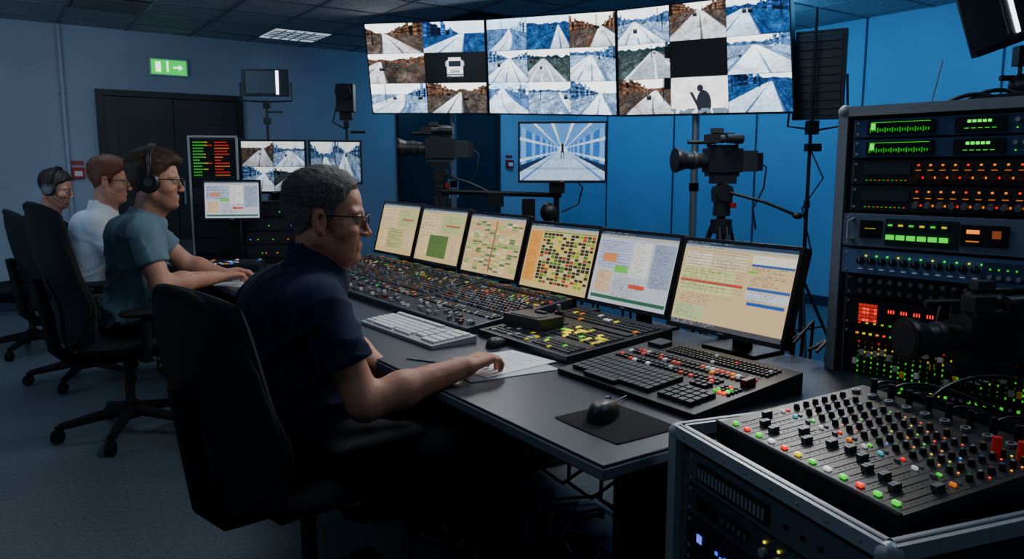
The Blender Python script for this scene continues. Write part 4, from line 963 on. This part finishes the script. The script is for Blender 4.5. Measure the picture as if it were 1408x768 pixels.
def man(name,m):
    par=empty(name); s=m['s']; F,L=axes(azv(m['az'])); U=np.array([0,0,1.]); T=m.get('ts',s)
    pel=np.array(m['pel']);ch=np.array(m['chest']);nk=np.array(m['neck']);sh=[np.array(p) for p in m['sh']]
    el=[np.array(p) for p in m['el']];wr=[np.array(p) for p in m['wr']]
    sp=unit(ch-pel); Fz=unit(F-sp*(F@sp)); Lz=np.cross(sp,Fz); RM=np.stack([Fz,Lz,sp],1)
    bel=m.get('belly',0)
    slv=m.get('sleeve',.62)
    def shirt(P):
        d=ellp(P,pel+U*.03,(.135*T,.175*T,.13*T),RM)
        d=smin(d,ellp(P,pel*.55+ch*.45+F*(.02+bel),((.13+bel)*T,.162*T,.16*T),RM),.06)
        d=smin(d,ellp(P,ch+F*.005,(.130*T,.178*T,.18*T),RM),.06)
        d=smin(d,ellp(P,ch+sp*.10-F*.025,(.118*T,.18*T,.10*T),RM),.05)
        for q in(0,1):
            d=smin(d,cone(P,nk-U*.035*s,sh[q]+U*.0,.055*s,.068*s),.05)
            if slv<=1:
                c=cone(P,sh[q],sh[q]+(el[q]-sh[q])*(slv+.15),.075*s,.070*s); d=smin(d,c,.03)
            else:
                d=smin(d,cone(P,sh[q],el[q],.07*s,.055*s),.03); c=cone(P,el[q],wr[q],.056*s,.04*s); d=smin(d,c,.02)
        z=P[...,2]
        msk=.5+1.0*np.exp(-((z-pel[2]-.10)/.13)**2)
        for q in(0,1): msk=msk+.9*np.exp(-(np.linalg.norm(P-f32(sh[q]*.6+ch*.4-U*.05),axis=-1)/.12)**2)
        d=d-.009*crease(P,1.15)*msk+.007
        if slv<=1:
            for q in(0,1):
                e=sh[q]+(el[q]-sh[q])*slv; ax=unit(el[q]-sh[q])
                zone=np.linalg.norm(P-f32(e+ax*.05),axis=-1)-.11   # trim only around the sleeve end
                pl=(P-f32(e))@f32(ax); d=smax(d,-np.maximum(zone,-pl),.005)
        d=np.maximum(d,-cone(P,nk-U*.01,nk+U*.2,.062*s,.07*s))
        oc=.052 if m.get('collar') else .006
        cl=np.maximum(cone(P,nk-U*.05,nk+U*(oc+.01)+F*.004,.092*s,.070*s),-(cone(P,nk-U*.2,nk+U*.2,.062*s,.064*s)))
        cl=np.maximum(cl,(P-f32(nk+U*oc))@f32(unit(U+F*.42)))
        d=smin(d,cl,.005 if m.get('collar') else .02)
        return d
    pts=np.array([pel-U*.14,ch,nk+U*.08]+sh+([sh[q]+(el[q]-sh[q])*slv for q in(0,1)] if slv<=1 else el+wr)); lo=pts.min(0)-.22*T;hi=pts.max(0)+.22*T; lo[2]=max(lo[2],pel[2]-.13);hi[2]=nk[2]+.11
    sc_=np.array(m['shirt'])
    make('shirt',shirt,lo,hi,m.get('h',.009),sc_,FAB,par)
    hip,kn,an=[[np.array(p) for p in m[k]] for k in('hip','knee','ank')]
    def pants(P):
        d=ellp(P,pel-U*.01,(.132*s,.17*s,.115*s),RM)
        for q in(0,1):
            d=smin(d,cone(P,hip[q],kn[q],.092*s,.068*s),.04);d=smin(d,cone(P,kn[q],an[q],.064*s,.05*s),.03)
        return d-.005*crease(P)+.004
    pts=np.array([pel]+hip+kn+an);lo=pts.min(0)-.18;hi=pts.max(0)+.18; lo[2]=.03
    make('trousers',pants,lo,hi,.013,np.array(m['pants']),FAB,par)
    for q in(0,1):
        a=an[q];fd=unit(kn[q]-hip[q]);fd=unit([fd[0],fd[1],0])
        FM=np.stack([fd,np.array([-fd[1],fd[0],0]),U],1)
        def shoe(P):
            d=smin(ellp(P,[a[0]+fd[0]*.12,a[1]+fd[1]*.12,.04],(.10,.045,.035),FM),ellp(P,[a[0]-fd[0]*.02,a[1]-fd[1]*.02,.05],(.06,.04,.05),FM),.03)
            return np.maximum(d,.004-P[...,2])
        lo=np.array([a[0]-.28,a[1]-.28,-.02]);hi=np.array([a[0]+.28,a[1]+.28,.13]); make('shoe',shoe,lo,hi,.01,np.array(hx('#0c0c0e')),PLA,par)
    for q in(0,1):
        f=m['hand'][q]; up=m.get('hup',[(0,0,1),(0,0,1)])[q]; fu=unit(f); th=np.cross(unit(up),fu)*(1 if q==0 else -1)
        if slv<=1: arm_obj(par,sh[q]+(el[q]-sh[q])*.35,el[q],wr[q],f,up,th,s,m['skin'],m.get('hh',.0045),m.get('curl',(10,30,42)),name='arm_and_hand')
        else:
            e2=wr[q]-(wr[q]-el[q])*.12
            arm_obj(par,wr[q]-(wr[q]-el[q])*.16,e2,wr[q],f,up,th,s*.9,m['skin'],.005,name='hand')
    hs=m['hs']; HM=Matrix.Translation(m['head'])@Matrix.Rotation((90-m['haz'])*D2R,4,'Z')@Matrix.Rotation(m.get('pitch',5)*D2R,4,'Y')@Matrix.Rotation(m.get('roll',0)*D2R,4,'X')@Matrix.Scale(hs,4)
    nl=np.array(HM.inverted()@Vector(nk-U*.07))
    def skull(P):
        d=ellp(P,(-.018,0,.032),(.098,.077,.086)); d=smin(d,ellp(P,(.028,0,-.045),(.052,.056,.076)),.03)
        Pa=P.copy();Pa[...,1]=np.abs(Pa[...,1])
        d=smin(d,cone(Pa,(-.018,.048,-.058),(.045,.022,-.098),.018,.017),.025)
        return d,Pa
    def headf(P):
        d,Pa=skull(P)
        d=smin(d,ellp(P,(.060,0,-.102),(.026,.026,.020)),.018)
        d=smin(d,ellp(P,(.056,0,-.072),(.026,.028,.022)),.015)
        d=smin(d,ellp(Pa,(.048,.042,-.032),(.026,.020,.020)),.02)
        d=smin(d,cone(P,(-.025,0,-.07),nl,.054,.060),.025)
        d=smin(d,cone(P,(.03,0,-.10),nl*.7+np.array([.03,0,-.02]),.022,.025),.03)
        d=smin(d,cone(Pa,(.074,.008,.014),(.062,.045,.016),.010,.009),.014)
        d=smax(d,-ellp(Pa,(.094,.032,-.004),(.018,.017,.012)),.012)
        d=smin(d,cone(P,(.078,0,.008),(.101,0,-.034),.0065,.0080),.012)
        d=smin(d,ellp(Pa,(.092,.010,-.040),(.010,.0065,.0065)),.006)
        d=smin(d,ellp(P,(.099,0,-.038),(.0105,.0085,.0075)),.006)
        lid=np.maximum(ellp(Pa,(.0695,.032,-.002),(.0145,.0160,.0145)),-(Pa[...,2]-.0012)); d=smin(d,lid,.003)
        lid2=np.maximum(ellp(Pa,(.069,.032,-.002),(.0142,.0155,.0142)),(Pa[...,2]+.0085)); d=smin(d,lid2,.004)
        d=smin(d,cone(Pa,(.0815,0,-.067),(.074,.019,-.072),.0045,.0025),.008)
        d=smin(d,cone(Pa,(.0805,0,-.077),(.074,.016,-.077),.005,.0025),.008)
        d=smax(d,-cone(Pa,(.090,0,-.0722),(.082,.019,-.0755),.0012,.0006),.002)
        ca,sa=math.cos(.35),math.sin(.35); E_=np.array([[ca,sa,0],[-sa,ca,0],[0,0,1]]).T
        e=ellp(Pa,(-.018,.080,-.012),(.018,.0085,.031),E_); e=smax(e,-ellp(Pa,(-.013,.0885,-.010),(.011,.008,.020),E_),.003)
        e=smin(e,ellp(Pa,(-.012,.077,-.038),(.009,.006,.010)),.005)
        d=smin(d,e,.005)
        return d-.0007*crease(P,4.5)
    sk=np.array(m['skin']);hc=np.array(m['hair'])
    def hcol(V):
        C=np.tile(sk,(len(V),1)); x,y,z=V[:,0],np.abs(V[:,1]),V[:,2]
        t=(.5+.5*np.sin(V[:,0]*90+np.sin(V[:,1]*80)*2)*np.sin(V[:,2]*70))[:,None]; C=C*(.90+.14*t)
        def mixc(msk,c):
            nonlocal C; msk=np.clip(msk,0,1)[:,None]; C=C*(1-msk)+np.array(c)*msk
        mixc(.35*np.exp(-(((y-.045)/.02)**2+((z+.035)/.02)**2))*(x>.02),sk*np.array([1.1,.7,.65]))
        mixc(.35*np.exp(-(((x-.105)/.015)**2+((z+.04)/.015)**2)),sk*np.array([1.1,.75,.7]))
        mixc(.3*(y>.074)*(z<.03),sk*np.array([1.1,.68,.62]))
        lips=((z<-.064)&(z>-.083)&(x>.072)&(y<.019))
        mixc(.4*lips,sk*np.array([.9,.55,.52]))
        mixc(m.get('stub',.2)*np.clip((-z-.05)/.02,0,1)*np.clip((x+.03)/.02,0,1)*(~lips),sk*.45)
        bz=.017-.25*np.abs(y-.030)*(y>.03)+.0; br=np.clip(1.2-np.abs(z-bz)/.0045,0,1)*(y>.012)*(y<.052)*(x>.05)
        mixc(.85*br,hc*.8)
        return C
    h=m.get('hd',.003)
    lo=np.array([-.15,-.115,-.25]);hi=np.array([.14,.115,.14]); lo=np.minimum(lo,nl-.07);lo[2]=max(lo[2],nl[2]-.02)
    make('head',headf,lo,hi,h,None,SKIN,par,T=HM,colfn=hcol)
    tt,ts=m['hth']; rec=m.get('rec',0)
    gs=lambda z:(1+m.get('greyside',0)*np.clip((.05-z)/.06,0,1))
    def hairf(P):
        d,Pa=skull(P)
        d=smin(d,cone(P,(-.025,0,-.07),nl,.054,.060),.025)
        x,y,z=P[...,0],Pa[...,1],P[...,2]
        zb=np.interp(x,[-.13,-.07,-.043,-.036,-.008,.0,.013,.022,.045,.066,.1],[-.060,-.058,-.040,.018,.024,-.018,-.016,.026,.046,.066+rec,.075+rec])
        zb=zb+rec*1.2*np.exp(-((y-.045)/.018)**2)*(x>.03)+.002*np.sin(y*240+x*90)
        th=ts+(tt-ts)*np.clip((z-.02)/.06,0,1)
        q=m.get('quiff',0)*np.clip((x-.02)/.05,0,1)*np.clip((z-.06)/.03,0,1); th=th+q
        th=th*np.clip((z-zb)/.02+.25,.1,1)
        th=th+.0014*np.sin(x*150+5*np.sin(y*90)+z*60)*np.sin(y*210+z*40+4*np.sin(x*60))
        return smax(d-th,(zb-z)*.75,.008)
    hv=make('hair',hairf,np.array([-.15,-.115,-.12]),np.array([.115,.115,.155]),h*1.05,hc,HAIR,par,T=HM,colfn=lambda V:hc[None]*(.75+.5*rg.random((len(V),1)))*gs(V[:,2:3]))
    me=hv.data; n=len(me.vertices); co=np.zeros(n*3,np.float32);me.vertices.foreach_get('co',co);co=co.reshape(-1,3)
    no=np.zeros(n*3,np.float32);me.vertices.foreach_get('normal',no);no=no.reshape(-1,3)
    HR=np.array(HM.to_3x3())/hs; HI=np.array(HM.inverted())
    loc=co@HI[:3,:3].T+HI[:3,3]; nst=m.get('nst',6000); ids=rg.integers(0,n,nst)
    p=co[ids];nn=no[ids];lc=loc[ids]
    dirl=np.where((lc[:,2:3]>.06),np.array([[-.6 if not m.get('fwd') else .7,.25,.1]]),np.array([[-.45,0,-1.]]))+rg.normal(0,.25,(nst,3))
    dw=dirl@HR.T; dw-=nn*(dw*nn).sum(1,keepdims=True); dw/=np.linalg.norm(dw,axis=1,keepdims=True)+1e-6
    ln=(m.get('sl',.014)*rg.uniform(.6,1.4,(nst,1)))*(.45+.95*np.clip(lc[:,2:3]/.08,0,1)); w=np.cross(nn,dw)*.0006
    p0=p-nn*.002;p1=p+dw*ln*.5+nn*ln*.14;p2=p+dw*ln+nn*ln*.10
    V=np.stack([p0-w,p0+w,p1-w,p1+w,p2-w*.3,p2+w*.3],1).reshape(-1,3); i0=np.arange(nst)[:,None]*6
    Fq=np.concatenate([i0+np.array([[0,1,3,2]]),i0+np.array([[2,3,5,4]])]); C=np.repeat(hc[None]*rg.uniform(.5,1.8,(nst,1))*gs(lc[:,2:3]),6,axis=0)
    npmesh('hair_strands',V,Fq,C,HAIR,par,False)
    b=B(HM)
    for q in(-1,1):
        vs=[];n_=20;mm=14;r=.0128
        for j in range(mm+1):
            ph=math.pi*j/mm
            for i in range(n_):
                t=2*math.pi*i/n_; vs.append((.0695+r*math.cos(ph),.032*q+r*math.sin(ph)*math.cos(t),-.002+r*math.sin(ph)*math.sin(t)))
        bb=len(b.v); b.add(vs,[],(0,0,0))
        for j in range(mm):
            c=hx('#0a0a0a') if j<1 else (hx('#4a5a66') if j<3 else hx('#a8a4a0'))
            for i in range(n_):
                b.f.append((bb+j*n_+i,bb+(j+1)*n_+i,bb+(j+1)*n_+(i+1)%n_,bb+j*n_+(i+1)%n_)); b.c.append((*c,0))
    b.obj('eyes',EYE,parent=par)
    if m.get('glasses'):
        b=B(HM); gc=hx('#0a0b0d')
        for q in(-1,1):
            pts=[]
            for i in range(21):
                a=2*math.pi*i/20; c_,s_=math.cos(a),math.sin(a); yy=.034*q+.025*math.copysign(abs(c_)**.75,c_); zz=-.004+.0165*math.copysign(abs(s_)**.75,s_)
                pts.append((.101-.25*max(0,abs(yy)-.03)*1.0,yy,zz))
            b.tube(pts,.0015,gc,6)
            b.tube([(.095,.059*q,.006),(.085,.072*q,.008),(.03,.080*q,.006),(-.015,.083*q,.004),(-.032,.082*q,-.012)],.0019,gc,6)
        b.tube([(.101,-.01,.002),(.105,0,.005),(.101,.01,.002)],.0018,gc,6)
        b.obj('glasses',PLA,parent=par)
    if m.get('phones'):
        b=B(HM); gc=hx('#191c20'); th=m['hth'][0]
        for q in(-1,1):
            b.cyl((-.018,.078*q,-.008),(-.018,.094*q,-.008),.043,.046,col=BLK,n=24); b.cyl((-.018,.094*q,-.008),(-.018,.114*q,-.008),.044,.034,col=gc,n=24); b.cyl((-.018,.114*q,-.008),(-.018,.116*q,-.008),.018,col=hx('#3c4148'),n=18)
            b.tube([(-.018,.108*q,.0),(-.018,.11*q,.03),(-.018,.1*q,.06)],.007,gc,8)
        pts=[(-.018,.102*math.cos(math.pi*i/18),.05+(.078+th)*math.sin(math.pi*i/18)) for i in range(19)]
        for o in(-.006,.0,.006): b.tube([(p_[0]+o,p_[1],p_[2]) for p_ in pts],.0055,gc,8)
        if m.get('mic'): b.tube([(-.01,-.11,-.02),(.03,-.1,-.06),(.075,-.06,-.085),(.09,-.04,-.085)],.002,gc); b.ell((.092,-.038,-.085),(.008,.008,.006),BLK)
        b.obj('headphones',PLA,parent=par)
    return par
SK1=hx('#c28a70');SK2=hx('#be8a74')
man('seated_man',dict(az=62,s=1.06,ts=1.15,pel=(-.62,2.18,.575),chest=(-.625,2.19,.865),neck=(-.57,2.195,1.075),
  sh=[(-.52,2.015,.985),(-.70,2.385,.985)],el=[(-.395,1.985,.725),(-.58,2.52,.78)],wr=[(-.134,2.145,.785),(-.40,2.42,.685)],
  hand=[(.62,.78,-.02),(.9,-.1,-.15)],hip=[(-.57,2.10,.56),(-.66,2.27,.56)],knee=[(-.10,2.0,.57),(-.2,2.42,.56)],ank=[(-.04,2.15,.1),(-.12,2.5,.1)],
  head=(-.524,2.19,1.216),haz=80,pitch=5,hs=1.12,skin=SK1,hair=np.array(hx('#4c4643')),hth=(.009,.0035),rec=.010,greyside=1.6,glasses=True,collar=True,belly=.01,
  shirt=hx('#16233f'),pants=hx('#0d0e13'),h=.0062,hh=.0032,hd=.0025,stub=.25,nst=12000,sl=.012))
man('seated_man',dict(az=58,s=1.12,pel=(-1.95,3.84,.58),chest=(-1.90,3.84,.92),neck=(-1.845,3.85,1.14),
  sh=[(-1.79,3.67,1.06),(-1.96,4.04,1.06)],el=[(-1.69,3.64,.80),(-1.78,4.15,.84)],wr=[(-1.525,3.93,.80),(-1.60,4.17,.79)],
  hand=[(.62,.75,-.05),(.85,.4,-.02)],hip=[(-1.91,3.75,.56),(-2.0,3.93,.56)],knee=[(-1.5,3.9,.57),(-1.6,4.15,.57)],ank=[(-1.45,3.95,.1),(-1.55,4.2,.1)],
  head=(-1.775,3.85,1.30),haz=74,pitch=3,hs=1.17,skin=SK2,hair=np.array(hx('#4c3722')),hth=(.022,.005),quiff=.008,glasses=True,phones=True,
  shirt=hx('#617a88'),pants=hx('#14161c'),h=.009,hh=.0045,hd=.0035,stub=.6,nst=6000,sl=.02,fwd=True))
man('seated_man',dict(az=58,s=1.05,pel=(-2.76,4.86,.57),chest=(-2.68,4.86,.90),neck=(-2.60,4.86,1.11),
  sh=[(-2.56,4.70,1.03),(-2.72,5.04,1.03)],el=[(-2.42,4.72,.79),(-2.58,5.16,.80)],wr=[(-2.2,4.86,.79),(-2.34,5.16,.79)],
  hand=[(.85,.5,-.05),(.85,.5,-.02)],hip=[(-2.72,4.77,.56),(-2.8,4.95,.56)],knee=[(-2.32,4.95,.57),(-2.4,5.2,.57)],ank=[(-2.3,5.0,.1),(-2.4,5.2,.1)],
  head=(-2.53,4.86,1.29),haz=72,pitch=8,hs=1.12,skin=SK2,hair=np.array(hx('#6e402a')),hth=(.022,.006),quiff=.006,glasses=True,
  shirt=hx('#ccd4de'),pants=hx('#14161c'),h=.011,hh=.006,hd=.004,sleeve=2,collar=True,nst=4000,sl=.02,fwd=True))
man('seated_man',dict(az=60,s=1.05,pel=(-3.62,5.70,.55),chest=(-3.54,5.72,.86),neck=(-3.48,5.74,1.05),
  sh=[(-3.44,5.58,.98),(-3.6,5.9,.98)],el=[(-3.3,5.6,.78),(-3.42,6.02,.80)],wr=[(-3.05,5.76,.79),(-3.2,6.02,.79)],
  hand=[(.85,.5,-.05),(.85,.5,-.02)],hip=[(-3.58,5.6,.56),(-3.66,5.8,.56)],knee=[(-3.15,5.8,.57),(-3.25,6.05,.57)],ank=[(-3.1,5.85,.1),(-3.2,6.1,.1)],
  head=(-3.40,5.75,1.22),haz=80,pitch=14,hs=1.12,skin=SK2,hair=np.array(hx('#2e241e')),hth=(.012,.006),phones=True,mic=True,
  shirt=hx('#181b20'),pants=hx('#101216'),h=.012,hh=.006,hd=.004,sleeve=2,nst=3000))
# ================================================================== LIGHTS
def area(name,loc,tgt,size,power,color,sy=None):
    l=bpy.data.lights.new(name,'AREA'); l.energy=power;l.color=color; l.size=size
    if sy: l.shape='RECTANGLE'; l.size_y=sy
    o=bpy.data.objects.new(name,l); o.location=loc; d=Vector(tgt)-Vector(loc); o.rotation_euler=d.to_track_quat('-Z','Y').to_euler(); sc.collection.objects.link(o); return o
blue=(.14,.50,1.0)
for k,(d) in enumerate((6.6,4.9,3.2,1.6)):
    area('blue_wash_light',R(4.6,d,2.68),R(5.9,d,1.6),.5,25,blue,1.2)
area('blue_wash_light',R(3.8,6.6,2.68),R(3.8,7.66,1.2),.5,14,blue,1.0)
area('unseen_fill_light',R(.7,1.3,2.70),R(.7,1.3,0),.7,23,(.82,.91,1.0),1.4)  # unseen soft light above the desk, no fitting modelled
area('unseen_fill_light',R(2.2,1.4,2.45),R(-.2,1.0,1.1),.45,26,(1,.92,.83),.9)  # warm light added across the desk to brighten the men's faces
area('unseen_fill_light',R(1.9,3.6,2.65),R(-.4,3.3,1.1),.45,15,(.98,.95,.92),.8)  # unseen light aimed at the men further along the desk
area('unseen_fill_light',R(-.6,5.0,2.70),R(-.3,6.2,0.4),1.2,23,(.54,.73,1.0),1.2)  # unseen light that brightens the door wall and floor
area('unseen_fill_light',R(1.6,-.6,2.70),R(1.3,.6,.6),.8,14,(.58,.77,1.0),.8)  # added fill to lift the rack and mixer out of the dark
area('unseen_fill_light',R(-1.4,.4,2.70),R(-.6,1.6,.6),.8,6,(.5,.7,1.0),.8)  # weak added fill from the camera side, aimed at the nearest man
area('unseen_ceiling_fill',R(-3.0,3.4,1.2),R(-1.5,5.0,2.76),.8,20,(.56,.75,1.0),.8)  # upward light added out of view to brighten the ceiling
area('blue_floor_wash',R(3.2,2.2,2.68),R(2.4,2.0,0),.8,18,blue,1.6)
w=bpy.data.worlds.new('world'); sc.world=w; w.use_nodes=True; w.node_tree.nodes['Background'].inputs[0].default_value=(.02,.04,.08,1); w.node_tree.nodes['Background'].inputs[1].default_value=.3
# ================================================================== CAMERA
cd=bpy.data.cameras.new('camera'); cd.sensor_width=36; cd.lens=1050/1408*36; cam=bpy.data.objects.new('camera',cd)
cam.location=(0,0,1.34); cam.rotation_euler=((90-8)*D2R,0,0); sc.collection.objects.link(cam); sc.camera=cam
cd.clip_start=.05
